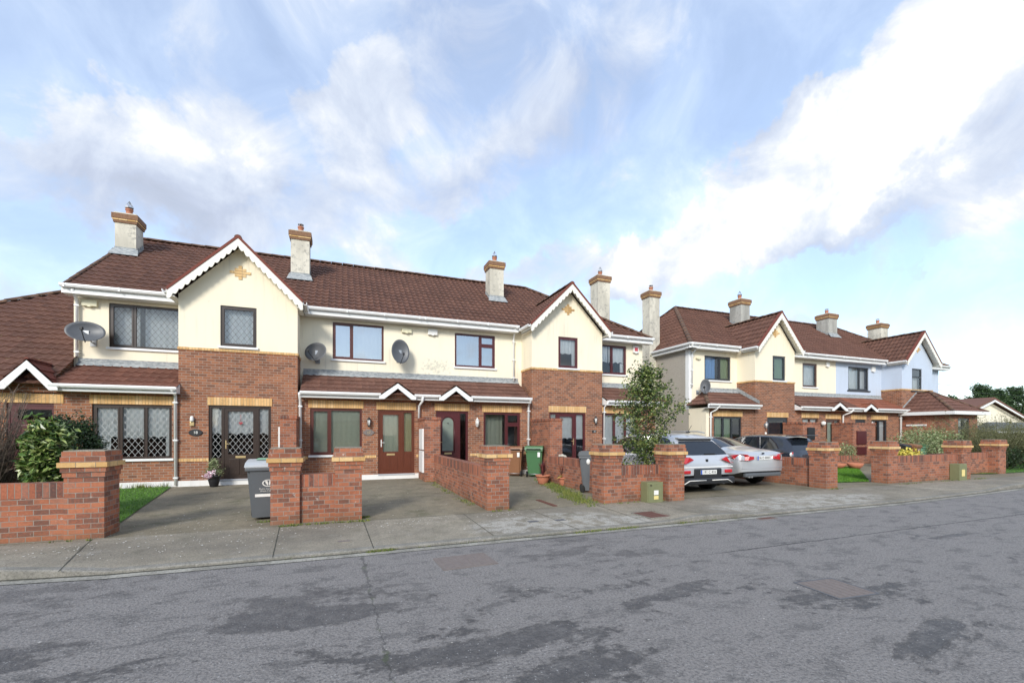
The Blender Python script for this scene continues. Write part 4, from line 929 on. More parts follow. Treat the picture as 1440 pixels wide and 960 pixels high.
def plaque(par,txt,x,z,Y,oval=True,bg_='black',fg='alarmw',s_=.11):
    bm=B()
    if oval:
        lathe(bm,[(.17,0),(.17,.015),(.155,.02)],seg=28,axis='Z'); bmesh.ops.transform(bm,matrix=Matrix.Translation((x,Y,z))@Matrix.Rotation(PI/2,4,'X')@Matrix.Diagonal((1,.58,1,1)),verts=bm.verts[:])
    else: box(bm,x-.09,x+.09,Y-.015,Y,z-.05,z+.05)
    a=P('number_plaque',bm,M[bg_],par); P('number',text_bm(txt,s_,facing(x,Y-.022,z)),M[fg],a)
def dish(par_loc,w,h,aim,label,tilt=0,arm=-1,wallx=None):
    """satellite dish: oval bowl facing 'aim' (azimuth turn from -Y), with its wall arm"""
    x,y,z=par_loc; t=T('satellite_dish',label,'satellite dish',par_loc,'satellite dishes on the upper walls')
    bm=B(); n=32; rings=[]
    for k in range(7):
        r=k/6; rings.append([bm.verts.new((r*w*math.cos(2*PI*i/n),-.10*(r*r)*1.1*max(w,h)/.45+.06,r*h*math.sin(2*PI*i/n))) for i in range(n)])
    for a,b in zip(rings,rings[1:]):
        for i in range(n):
            try: bm.faces.new((a[i],a[(i+1)%n],b[(i+1)%n],b[i]))
            except ValueError: pass
    bmesh.ops.remove_doubles(bm,verts=bm.verts[:],dist=1e-5); bmesh.ops.solidify(bm,geom=bm.faces[:],thickness=.008)
    Rm=Matrix.Rotation(aim,4,'Z')@Matrix.Rotation(tilt,4,'X'); bmesh.ops.transform(bm,matrix=Rm,verts=bm.verts[:])
    o=P('reflector',bm,M['dish'],None,smooth=True); o.parent=t
    bm=B(); tip=Rm@Vector((0,-.42,-h*.55)); low=Rm@Vector((0,.03,-h*1.0)); tube(bm,[Rm@Vector((0,.06,-h*.5)),low,tip],.011,6); box(bm,tip.x-.03,tip.x+.03,tip.y-.03,tip.y+.05,tip.z-.0,tip.z+.08,bev=.008)
    o=P('receiver_arm',bm,M['black'],None); o.parent=t
    bm=B(); c=Rm@Vector((0,.07,0)); wy=16.0-y; box(bm,c.x-.06,c.x+.06,c.y-.02,c.y+.05,c.z-.07,c.z+.07); tube(bm,[c,(c.x,wy-.12,-.22),(c.x,wy,-.22)],.017,8); box(bm,c.x-.07,c.x+.07,wy-.02,wy-.001,-.32,-.12)
    o=P('mounting_bracket',bm,M['steel'],None); o.parent=t
# ------------------------------------------------------------------ left terrace
def H(label,x): return T('terraced_house',label,'house',(x,15,.1),'houses of the two brick and render terraces')
lat={'glass':'glassL'}
# --- corner house with the oval number 18
h=H('corner house of the near terrace with oval plaque 18 and leaded diamond windows',-4.1)
W18u=(-6.22,-4.50,4.07,5.34)
up_wall(h,-7.0,-4.2,[W18u],'cream',side=-7.0,sidem='cream',gable=True)
window(h,16.0,*W18u,[.33,.67],'f18','glassLd',[(0,.36,0,1,'net',{'dy':.22}),(.42,1,0,1,'net',{'dy':.3})],opener=(0,),room='roomlit',sill='white')
low_front(h,-6.98,-4.28,15.03,[(-6.2,-4.44,.90,2.38)])
window(h,15.03,-6.2,-4.44,.90,2.38,[1,1,1],'f18','glassL',[(.03,.34,.38,1,'net',{'scallop':.05}),(.35,.66,.36,1,'net',{'scallop':.05}),(.67,.98,.38,1,'net',{'scallop':.05}),(.03,.2,0,.4,'net',{}),(.9,.98,0,.4,'net',{})],opener=(0,))
bay(h,-4.28,-1.25,win=(-3.27,-2.35,4.13,5.31),dr=(-3.56,-1.97,.27,2.40),winkw=dict(cols=[1],fm='f18',glass='glassLd',curt=[(0,1,0,1,'net',{'dy':.12})],opener=(0,),room='roomlit'))
d18=door(h,15.0,-3.56,-1.97,.27,2.40,[(.2,'side',{'g0':.62,'glass':'glassL'}),(.6,'leaf',{'g0':.72,'glass':'glassL','pan':2,'stile':.10}),(.2,'side',{'g0':.62,'glass':'glassL'})],'f18',label='dark brown door with leaded diamond panes and side lights',curt=[(.03,.22,.60,.99,'net',{'scallop':.06}),(.27,.73,.60,.96,'net',{'scallop':.06}),(.78,.97,.60,.99,'net',{'scallop':.06})])
bm=B(); lathe(bm,[(.001,-.008),(.045,-.008),(.045,.008),(.001,.008)],c=(-2.76,15.02,1.88),seg=3,axis='Y'); bmesh.ops.create_circle(bm,cap_ends=True,radius=.028,segments=12,matrix=Matrix.Translation((-2.785,15.01,1.905))@Matrix.Rotation(PI/2,4,'X')); bmesh.ops.create_circle(bm,cap_ends=True,radius=.028,segments=12,matrix=Matrix.Translation((-2.735,15.01,1.905))@Matrix.Rotation(PI/2,4,'X')); tube(bm,[(-2.76,15.02,1.92),(-2.76,15.02,2.15)],.005,5); P('door_heart',bm,plain('dusky_heart',(.35,.06,.07),.7),h)
main_roof(h,-7.08,-1.25,verge=-7.06)
gutter_x(h,-7.1,-4.5,15.56,5.62); gutter_x(h,-1.2,-1.13,15.56,5.62,brk=False)
porch_roof(h,-6.9,-4.24,'tile18',amp=.022,sub=6)
pipe(h,[(-6.86,15.60,5.56),(-6.86,15.75,5.40),(-6.9,15.93,5.3),(-6.9,15.93,3.75)]); pipe(h,[(-4.33,14.62,2.80),(-4.33,14.93,2.66),(-4.33,14.96,.15)])
chimney(h,-7.0,-6.43,18.4,18.98,6.9,8.93); flash(h,-7.0,-6.43,18.4,18.98,0,rz)
alarmbox(h,-6.63,5.27,'alarm',w=.17,h=.085); lamp(h,-3.95,1.95,15.0,'bulk','brass'); plaque(h,'18',-3.87,1.62,15.0)
# --- second house, brown door
h=H('cream house with varnished brown front door, second from the left in the near terrace',.7)
W=(-.27,1.38,4.09,5.33); G=(-.90,.62,.92,2.38); Dr=(1.12,2.29,.27,2.36)
up_wall(h,-1.25,2.65,[W],'cream2')
window(h,16.0,*W,[.36,.64],'f17','glassR',[(0,1,0,1,'curt_grey',{'dy':.2,'per':.3,'wave':.02})],opener=(0,))
low_front(h,-1.25,2.65,15.03,[G,Dr])
window(h,15.03,*G,[.36,.64],'f17','glass',[(0,.32,0,1,'curt_greyb',{'wave':.004}),(.34,1,0,1,'curt_greyb',{'wave':.004}),(.93,1,0,1,'net',{'dy':.05})],opener=(0,),room='roomlit')
door(h,15.03,*Dr,[(.68,'leaf',{'g0':.72,'glass':'glass','pan':2,'stile':.10,'hm':'alarmw'}),(.32,'side',{'g0':.72,'glass':'glass','stile':.035})],'f17d',label='varnished brown door with one side light',curt=[(.05,.66,.3,1,'curt_greyb',{'wave':.004}),(.7,1,.3,1,'curt_cream',{'wave':.02,'per':.06})],room='roomlit')
main_roof(h,-1.25,2.65); gutter_x(h,-1.10,2.65,15.56,5.62)
porch_roof(h,-1.16,2.65,'tileP',gab=((1.17,2.23,3.20),))
pipe(h,[(-1.17,14.62,2.80),(-1.17,14.93,2.62),(-1.17,14.98,.15)]); pipe(h,[(2.50,14.62,2.80),(2.50,14.66,2.66),(2.43,14.93,2.52),(2.43,14.96,2.1)])
chimney(h,-1.72,-1.10,17.95,18.55,6.9,9.03,cowl=False); flash(h,-1.72,-1.10,17.95,18.55,0,rz)
alarmbox(h,2.16,5.23,'alarm',w=.17,h=.085); lamp(h,.83,1.93,15.03,'lantern','black'); plaque(h,'17',.83,1.62,15.03,fg='brass',bg_='iron')
# --- third house, burgundy door
h=H('cream house with burgundy arched-light door and grey mildew stains on its upper wall',4.6)
W=(3.91,5.48,4.06,5.30); G=(4.72,6.12,.92,2.34); Dr=(3.02,4.15,.27,2.36)
up_wall(h,2.65,6.57,[W],'cream16')
window(h,16.0,*W,[.63,.37],'f16','glassR',[(0,1,0,1,'curt_grey',{'dy':.25,'per':.4,'wave':.02})],split={1:.68},opener=(1,))
low_front(h,2.65,6.55,15.03,[G,Dr])
window(h,15.03,*G,[.62,.38],'f16','glass',[(0,.6,0,1,'curt_greyb',{'wave':.01,'dy':.3})],split={1:.70},opener=(1,),room='roomlit')
door(h,15.03,*Dr,[(.74,'leaf',{'g0':.72,'glass':'frost','pan':1,'stile':.17,'arch':1,'top':.16}),(.26,'side',{'full':1,'glass':'glass'})],'f16',label='burgundy door with an arched light and open side panel')
main_roof(h,2.65,6.57); gutter_x(h,2.65,6.30,15.56,5.62)
porch_roof(h,2.65,6.42,'tileP',gab=((3.09,4.15,3.18),))
pipe(h,[(6.36,14.62,2.80),(6.40,14.80,2.70),(6.42,14.94,2.60),(6.42,14.96,.15)]); pipe(h,[(6.15,15.60,5.56),(6.2,15.8,5.40),(6.22,15.94,5.25),(6.22,15.94,3.6)])
chimney(h,5.93,6.56,18.0,18.6,6.9,9.0); flash(h,5.93,6.56,18.0,18.6,0,rz)
alarmbox(h,3.08,5.24,'alarmw',w=.17,h=.10); lamp(h,4.45,1.95,15.03,'lantern','alarmw')
# --- fourth house, number 15
h=H('brick towered house with square number plate 15, white blinds and red-marked alarm box',9.5)
W=(9.80,11.45,4.09,5.33); G=(9.62,11.3,.90,2.38)
up_wall(h,6.57,12.29,[W],'cream',side=12.29,sidem='peb')
window(h,16.0,*W,[.5,.4],'f16','glass',[(0,.48,.4,1,'net',{'scallop':.05}),(.5,1,.4,1,'net',{'scallop':.05}),(.85,1,0,.4,'net',{})],opener=(1,))
low_front(h,9.6,12.2,15.03,[G],sider=True)
window(h,15.03,*G,[1,1,1],'f16','glass',[(0,.33,0,1,'net',{'wave':.002}),(.34,.66,0,1,'net',{'wave':.002}),(.67,1,0,1,'net',{'wave':.002})],room='roomlit')
bay(h,6.57,9.6,win=(7.67,8.51,4.08,5.26),dr=(7.29,8.84,.27,2.38),winkw=dict(cols=[1],fm='f16',glass='glass',curt=[(0,1,.45,1,'net',{'scallop':.05}),(.75,1,0,.5,'net',{})],opener=(0,)))
door(h,15.0,7.29,8.84,.27,2.38,[(.2,'side',{'g0':1.9,'glass':'glassR'}),(.54,'leaf',{'g0':.42,'glass':'glass','pan':1,'stile':.09,'hs':'r'}),(.26,'side',{'full':1,'glass':'glass'})],'f16',label='burgundy door with white blind and side lights',curt=[(.03,.2,.5,1,'net',{'wave':.003}),(.22,.7,.52,.96,'net',{'scallop':.05,'wave':.004}),(.74,.97,.52,.99,'net',{'wave':.004})])
main_roof(h,6.57,12.5,hip=('R',8.45,12.5)); gutter_x(h,9.82,12.55,15.56,5.62)
porch_roof(h,9.64,12.5,'tileP',hipr=11.6)
pipe(h,[(9.66,14.62,2.80),(9.66,14.93,2.62),(9.66,14.97,.15)],r=.028)
chimney(h,11.85,12.55,18.9,19.6,5,9.45,mat='chim'); 
alarmbox(h,11.9,5.22,'alarmw',w=.14,h=.16); bm=B(); box(bm,11.82,11.98,15.90,15.909,5.14,5.30); P('alarm_emblem',bm,M['taillight'],h)
lamp(h,9.24,2.08,15.0,'lantern','black'); plaque(h,'15',9.24,1.66,15.0,oval=False,s_=.09)
# --- single-storey annex at the far left
h=T('bungalow','brick single storey house with brown tiled roof and gabled doorway at the far left','house',(-10,15,.1),'houses of the two brick and render terraces')
bm=B(); wall_y(bm,15.03,-13.4,-6.99,.05,2.72,[(-7.9,-6.84,.2,2.37)]); P('wall',bm,M['brick'],h)
door(h,15.03,-7.9,-6.84,.2,2.37,[(.8,'leaf',{'g0':1.75,'glass':'glass','pan':1,'stile':.14})],'f16',label='dark burgundy door mostly hidden by shrubs')
bm=B(); box(bm,-8.05,-6.78,15.012,15.042,2.385,2.62); P('lintel',bm,M['ysold'],h)
n=math.hypot(1,RS); top=21.2
bmt=tiles((-13.8,PY,PZ),(1,0,0),(0,1/n,RS/n),6.9-.02,(top-PY)*n,[((-13.7,PY,0),Vector((-1,.88,0)))],uv0=(-13.8,0))
ro=P('roof',bmt,M['tile'],h)
bm=B(); bm.faces.new([bm.verts.new(q) for q in ((-13.7,PY,PZ),(-13.7+(top-PY)*.88,top,PZ+RS*(top-PY)),(-13.7,top+6,PZ))]); bm.loops.layers.uv.new('UVMap'); P('rear_slope',bm,M['tile'],ro)
bm=B(); ridge_line(bm,(-13.7,PY,PZ+.01),(-13.7+(top-PY)*.88,top,PZ+RS*(top-PY)+.03)); P('hip_tiles',bm,M['ridge'],ro)
bm=B(); prismX(bm,[(PY+.3,PZ-.1),(top,PZ-.1),(top,PZ+RS*(top-PY)-.03),(PY+.3,PZ+RS*.3-.03)],-7.9,-7.02); P('gable_wall',bm,M['brick'],h)
bm=B()
for a,b in ((-13.8,-7.83),):
    y=PY-.06; z=PZ-.035; prismX(bm,[(y-.055,z+.045),(y-.06,z),(y-.035,z-.045),(y+.035,z-.05),(y+.055,z),(y+.05,z+.045),(y+.04,z+.045),(y+.03,z-.03),(y-.03,z-.03),(y-.045,z+.045)],a,b); box(bm,a,b,PY,PY+.025,PZ-.17,PZ)
P('gutter',bm,M['white'],h)
# gabled doorway
c,hh,ga=-7.3,.54,3.42; s_=(ga-PZ+.05)/hh; yf=PY-.10; bm=B()
for sg in (-1,1):
    pts=[(c+sg*(hh+.05),PZ-.05-.05*s_),(c,ga),(c,ga-.2),(c+sg*(hh-.12),PZ-.17),(c+sg*(hh+.05),PZ-.17)]; prismY(bm,pts if sg==1 else pts[::-1],yf,yf+.03)
gb=P('porch_gable',bm,M['white'],h,recalc=True); bm=B(); bm.faces.new([bm.verts.new(p) for p in ((c-hh+.06,14.94,PZ-.2),(c+hh-.06,14.94,PZ-.2),(c,14.94,ga-.1))]); P('brick_infill',bm,M['brick'],gb)
bm=B(); bk=16.0
for sg in (-1,1):
    b2=tiles((c+sg*(hh+.07),yf-.02,ga+.03-(hh+.07)*s_) if sg==1 else (c-(hh+.07),bk,ga+.03-(hh+.07)*s_),(0,sg,0),(-sg,0,s_),bk-yf,math.hypot(hh+.07,(hh+.07)*s_),[((0,PY,PZ-.01),-Vector((0,-RS,1)).normalized())],amp=.006,sub=4,course=.28)
    me=bpy.data.meshes.new('t'); b2.to_mesh(me); b2.free(); bm.from_mesh(me); bpy.data.meshes.remove(me)
ridge_line(bm,(c,yf-.02,ga+.05),(c,15.6,ga+.05),r=.05); P('gable_tiles',bm,M['verge'],gb)
# ------------------------------------------------------------------ right terrace
PITCH=.69
h=H('cream house with dark grey door and blue curtains, nearest in the far terrace',17.7)
W=(15.79,17.40,4.08,5.22); G=(15.36,17.0,.9,2.33)
up_wall(h,14.86,20.4,[W],'cream',side=14.86,sidem='peb')
bm=B(); box(bm,14.845,15.02,15.985,16.2,2.7,5.6); P('corner_strip',bm,M['white'],h)
window(h,16.0,*W,[.58,.42],'f14','glass',[(0,.5,0,1,'curt_blue',{'dy':.08,'wave':.02,'per':.2}),(.6,1,0,1,'curt_green',{'wave':.02})],opener=(1,))
low_front(h,14.90,17.8,15.03,[G],band=False); bm=B(); wall_x(bm,14.88,15.0,16.02,.05,2.72); wall_y(bm,15.015,14.88,15.08,.05,2.72); P('side_wall',bm,M['cream'],h)
window(h,15.03,*G,[1,1,1],'f14','glass',[(0,.33,0,1,'curt_green',{}),(.34,.66,0,1,'curt_green',{})])
bay(h,17.8,20.4,win=(18.93,19.78,4.08,5.24),dr=(18.58,19.93,.2,2.33),winkw=dict(cols=[1],fm='f14',glass='glass',curt=[(.3,1,0,1,'curt_green',{})],opener=(0,)))
door(h,15.0,18.58,19.93,.2,2.33,[(.8,'leaf',{'g0':.9,'glass':'carglass','pan':1,'stile':.12})],'f14',label='dark grey front door')
main_roof(h,14.62,20.6,hip=('L',17.6,14.62)); gutter_x(h,14.55,17.55,15.56,5.62); gutter_y(h,14.56,15.5,24.3,5.62,-1)
porch_roof(h,14.72,17.78,'tileP',hipl=15.75)
bm=B(); quad(bm,[(17.79,14.75,pz(14.75)+.03),(17.785,16,pz(16)+.05),(17.785,16,pz(16)+.25),(17.785,14.75,pz(14.75)+.2)]); P('lead_flashing',bm,M['lead'],h)
pipe(h,[(15.13,15.58,5.55),(15.10,15.8,5.42),(15.0,15.94,5.25),(14.98,15.94,3.7)]); pipe(h,[(15.30,14.62,2.80),(15.26,14.80,2.62),(15.12,14.96,2.5),(15.12,14.96,.15)])
chimney(h,14.45,15.08,18.25,18.82,.1,8.78,cowl=False); 
chimney(h,20.32,20.98,18.0,18.75,6.9,8.95,mat='chimdark'); flash(h,20.32,20.98,18.0,18.75,0,rz)
alarmbox(h,15.38,5.05,'alarm',w=.13,h=.04); lamp(h,18.38,1.95,15.0,'lantern','steel'); lamp(h,18.42,1.5,15.0,'bulk','alarmw')
h=H('narrow cream house with round globe lamp, just left of the pale blue houses',22.7)
W=(22.35,23.45,4.0,5.24); G=(20.97,22.10,.9,2.33); Dr=(22.68,23.75,.2,2.3)
up_wall(h,20.4,24.93,[W],'cream')
window(h,16.0,*W,[1],'f13','glass',[(0,1,0,1,'net',{'dy':.12})],opener=(0,))
low_front(h,20.4,24.93,15.03,[G,Dr],band=False)
window(h,15.03,*G,[1,1],'f13','glass',[(0,1,.3,1,'net',{'wave':.004})])
door(h,15.03,*Dr,[(.62,'leaf',{'g0':.6,'glass':'frost','stile':.1}),(.38,'side',{'g0':.3,'glass':'glass'})],'f13')
main_roof(h,20.6,24.93); gutter_x(h,20.65,24.93,15.56,5.62)
porch_roof(h,20.42,24.9,'tileP',gab=((22.55,23.62,3.1),))
pipe(h,[(24.13,14.62,2.80),(24.1,14.7,2.66),(23.85,14.95,2.5),(23.85,14.95,1.6)])
alarmbox(h,24.2,5.25,'alarmw',w=.12,h=.12); lamp(h,22.3,1.95,15.03,'globe','steel')
h=H('pale blue house without tower, with orange worn porch tiles and dark window sill',26.7)
W=(25.95,27.68,3.96,5.24); G=(26.25,27.55,.75,2.3); Dr=(24.63,25.75,.2,2.3)
up_wall(h,24.93,28.8,[W],'blue')
window(h,16.0,*W,[.55,.45],'f14','glass',[(0,1,0,1,'net',{'dy':.12})],opener=(1,),sill='f14',sx=.1)
low_front(h,24.93,28.8,15.03,[Dr,G],band=False)
window(h,15.03,*G,[1,1],'f14','glass',[(0,.4,0,1,'net',{}),(.55,.92,0,1,'net',{})])
door(h,15.03,*Dr,[(1,'leaf',{'g0':1.2,'glass':'carglass','stile':.12})],'f14')
main_roof(h,24.93,28.8); gutter_x(h,24.93,28.55,15.56,5.62)
porch_roof(h,24.9,28.75,'tileO',gab=((24.98,26.02,3.08),))
pipe(h,[(28.55,14.62,2.80),(28.6,14.8,2.7),(28.62,14.94,2.6),(28.62,14.96,.15)],r=.05)
chimney(h,28.0,28.8,18.4,19.15,6.9,9.0,mat='chimdark',cowl=False); flash(h,28.0,28.8,18.4,19.15,0,rz)
alarmbox(h,28.02,5.19,'alarmw',w=.14,h=.14); lamp(h,26.1,2.0,15.03,'lantern','alarmw')
h=H('pale blue house with gable tower and hipped brick front extension',31.5)
up_wall(h,28.8,34.4,[],'blue',side=34.4,sidem='blue')
bay(h,28.8,31.65,win=(29.73,30.65,3.98,5.20),tone='blue',winkw=dict(cols=[1],fm='f14',glass='glass',split={0:.62},curt=[(0,1,0,.6,'net',{'dy':.12})],sill='f14',sx=.12))
main_roof(h,28.8,34.7,hip=('R',30.9,34.7)); gutter_x(h,31.9,34.8,15.56,5.62)
bm=B(); wall_y(bm,15.03,31.65,34.4,.05,2.72); P('ground_floor_wall',bm,M['brick'],h); porch_roof(h,31.7,34.6,'tileP',hipr=33.6)
chimney(h,33.1,33.85,18.4,19.2,6.4,8.85,cowl=False); flash(h,33.1,33.85,18.4,19.2,0,lambda y:min(rz(y),7.2))
# hipped front extension
bm=B(); wall_y(bm,12.95,28.83,31.35,.05,2.6,[(29.55,30.62,.6,2.36)]); wall_x(bm,28.83,12.95,15.0,.05,2.6); wall_x(bm,31.35,12.95,15.0,.05,2.6); ex=P('extension_wall',bm,M['gbrick'],h)
window(h,12.95,29.55,30.62,.6,2.36,[1,1],'f14','glass',[(.2,.8,0,1,'net',{})],split={0:.72,1:.72},opener=(0,1))
e0,e1,ef=28.55,31.7,12.65; rxx=30.2; zt=3.85; ez=2.68
hL=rxx-e0; hR=e1-rxx
mL=math.hypot(hL,zt-ez); mR=math.hypot(hR,zt-ez); ry=14.4; mF=math.hypot(ry-ef,zt-ez)
bL=tiles((e0,15.0,ez),(0,-1,0),(hL/mL,0,(zt-ez)/mL),15.0-ef,mL,[((e0,ef,0),Vector((ry-ef,-(rxx-e0),0)))],amp=.008,sub=4)
bR=tiles((e1,ef,ez),(0,1,0),(-hR/mR,0,(zt-ez)/mR),15.0-ef,mR,[((e1,ef,0),Vector((-(ry-ef),(rxx-e1),0)))],amp=.008,sub=4)
bF=tiles((e0,ef,ez),(1,0,0),(0,(ry-ef)/mF,(zt-ez)/mF),e1-e0,mF,[((e0,ef,0),Vector((-(ry-ef),rxx-e0,0))),((e1,ef,0),Vector((ry-ef,-(rxx-e1),0)))],amp=.008,sub=4)
for b2 in (bR,bF):
    me=bpy.data.meshes.new('t'); b2.to_mesh(me); b2.free(); bL.from_mesh(me); bpy.data.meshes.remove(me)
er=P('extension_roof',bL,M['tileP'],h)
bm=B(); ridge_line(bm,(e0,ef,ez+.03),(rxx,ry,zt+.03),r=.08); ridge_line(bm,(e1,ef,ez+.03),(rxx,ry,zt+.03),r=.08); ridge_line(bm,(rxx,ry,zt+.03),(rxx,15,zt+.03),r=.08); P('hip_tiles',bm,M['ridge'],er)
bm=B(); quad(bm,[(e0,14.985,ez),(rxx,14.985,zt),(rxx,14.985,zt+.14),(e0-.02,14.985,ez+.12)]); P('lead_flashing',bm,M['lead'],er)
bm=B(); box(bm,e0-.05,e0+.0,ef-.05,15.0,ez-.14,ez+.03); box(bm,e0,e1+.05,ef-.05,ef,ez-.14,ez+.03); box(bm,e0,28.83,ef,15,ez-.14,ez-.12); box(bm,28.83,e1,ef,12.95,ez-.14,ez-.12); P('gutter',bm,M['white'],h)
bm=B(); box(bm,28.80,28.83,13.9,14.8,1.98,2.06); P('white_ledge',bm,M['white'],h)
# dishes
dish((-6.55,15.55,4.38),.42,.30,R(12),'wide oval grey dish mounted by the left corner downpipe of the cream wall',R(-18))
dish((-.76,15.58,4.22),.37,.31,R(-28),'grey dish next to the brick tower, left of the red-brown upper window',R(-14))
dish((1.89,15.58,4.40),.31,.42,R(8),'tall oval grey dish right of the red-brown upper window, above the small porch gable',R(-6))
dish((15.30,15.45,3.70),.22,.34,R(-50),'small dark dish seen nearly edge-on above the porch of the grey-windowed house',R(-8))
# ------------------------------------------------------------------ garden walls
def pillar(par,x0,x1,y0,y1,zt=1.36,zb=.05,label=None):
    """brick pier with stepped cap and one yellow course"""
    bm=B(); z=zt-.385; box(bm,x0,x1,y0,y1,zb,z)
    box(bm,x0-.014,x1+.014,y0-.014,y1+.014,z,z+.075); box(bm,x0-.030,x1+.030,y0-.030,y1+.030,z+.075,z+.145)
    box(bm,x0-.030,x1+.030,y0-.030,y1+.030,z+.215,z+.295); box(bm,x0-.018,x1+.018,y0-.018,y1+.018,z+.295,z+.37); box(bm,x0-.005,x1+.005,y0-.005,y1+.005,z+.37,z+.385,mi=1)
    p=P('pillar',bm,[M['gbrick'],M['pave']],par,label); bm=B(); box(bm,x0-.055,x1+.055,y0-.055,y1+.055,z+.145,z+.215); P('yellow_course',bm,M['yband'],p)
def garden_wall(label,panels,pillars,zt=.88,step=None,loc=None):
    t=T('garden_wall',label,'garden wall',loc or (pillars[0][0] if pillars else panels[0][0],8.3,.05),'brick garden walls')
    for x0,x1,y0,y1,*r in panels:
        z=r[0] if r else zt
        bm=B(); box(bm,x0,x1,y0,y1,.04,z-.21); p=P('wall',bm,M['gbrick'],t)
        bm=B(); box(bm,x0-.003,x1+.003,y0-.003,y1+.003,z-.208,z); P('coping',bm,M['gsold'],p)
    for q in pillars: pillar(t,*q)
    return t
garden_wall('long brick garden wall with one pillar at the left edge, beside the lawn',[(-14,-3.71,8.28,8.50,.90)],[(-3.71,-3.25,8.22,8.70)])
garden_wall('low brick wall along the left boundary behind the bare bush',[(-14,-4.75,10.2,10.42,.98)],[],loc=(-9,10.3,.05))
garden_wall('short brick wall between two close pillars, in front of the grey wheeled bin',[(-.66,-.10,8.36,8.58,.90)],[(-1.10,-.66,8.30,8.74),(-.10,.34,8.30,8.74)])
garden_wall('brick wall running back from a single pillar between the two middle driveways',[(2.70,2.92,8.75,13.7,.92)],[(2.69,3.15,8.32,8.78)])
garden_wall('brick wall with two pillars and the green cabinet, tree growing behind it',[(5.78,6.86,8.30,8.52,.88)],[(5.32,5.78,8.25,8.72),(6.86,7.30,8.0,8.44)])
garden_wall('mossy side wall running back behind the flower pots',[(5.95,6.17,8.75,12.4,.90)],[],loc=(6.06,10.5,.05))
garden_wall('side wall and pillar between the silver saloon and the dark hatchback',[(12.50,12.72,8.7,13.6,.88)],[(12.42,12.88,8.22,8.70)])
garden_wall('brick garden wall before the yellow flowers, between two pillars on the right',[(15.92,19.2,8.42,8.64,.90)],[(15.46,15.92,8.40,8.86),(19.2,19.68,8.3,8.78)])
garden_wall('last brick wall and pillar, near the scrub at the far right',[(19.7,23.0,9.2,9.42,.86)],[(23.0,23.5,8.9,9.38)])
garden_wall('low garden wall behind the far lawn and the two terracotta bowls',[(19.0,22.2,13.25,13.47,.58)],[],loc=(20.6,13.3,.08))
def wing(x0,x1,y0,label,mb=None,side=-1,m2='white'):
    t=T('wing_wall',label,'wall',((x0+x1)/2,14.5,.1),'tall brick wing walls between the front doors')
    bm=B(); box(bm,x0,x1,y0,14.995,.04,2.02); w_=P('wall',bm,M['gbrick'],t)
    bm=B(); box(bm,x0-.02,x1+.02,y0-.02,14.995,2.02,2.10); P('coping',bm,M['gsold'],w_)
    if mb:
        for z0,z1,ya,yb in mb:
            bm=B(); X=x0 if side<0 else x1; box(bm,min(X,X+side*.05),max(X,X+side*.05),ya,yb,z0,z1,bev=.01); P('meter_box',bm,M[m2],t)
    return t
wing(2.42,2.90,13.75,'wing wall carrying two white meter boxes, between brown and burgundy doors',[(1.08,1.74,13.95,14.6),(.36,1.04,13.93,14.62)])
wing(-1.62,-1.20,14.0,'wing wall with narrow white meter box, right of the leaded dark brown door',[(1.2,1.78,14.1,14.5)])
wing(6.55,7.0,13.4,'wing wall spotted with white lime, right of the green and brown bins')
t=wing(19.6,20.75,14.0,'wing wall with small black meter box, behind the dark hatchback')
bm=B(); box(bm,19.85,20.3,13.94,14.0,1.3,1.85,bev=.01); P('meter_box',bm,M['black'],t)
t=wing(23.05,24.75,14.0,'wing wall with dark red meter doors, on the far terrace')
bm=B(); box(bm,23.3,24.0,13.95,14.0,1.05,1.7); P('meter_box',bm,M['f16'],t); bm=B(); box(bm,23.3,24.0,13.95,14.0,.55,.92); P('meter_box',bm,M['f16'],t)
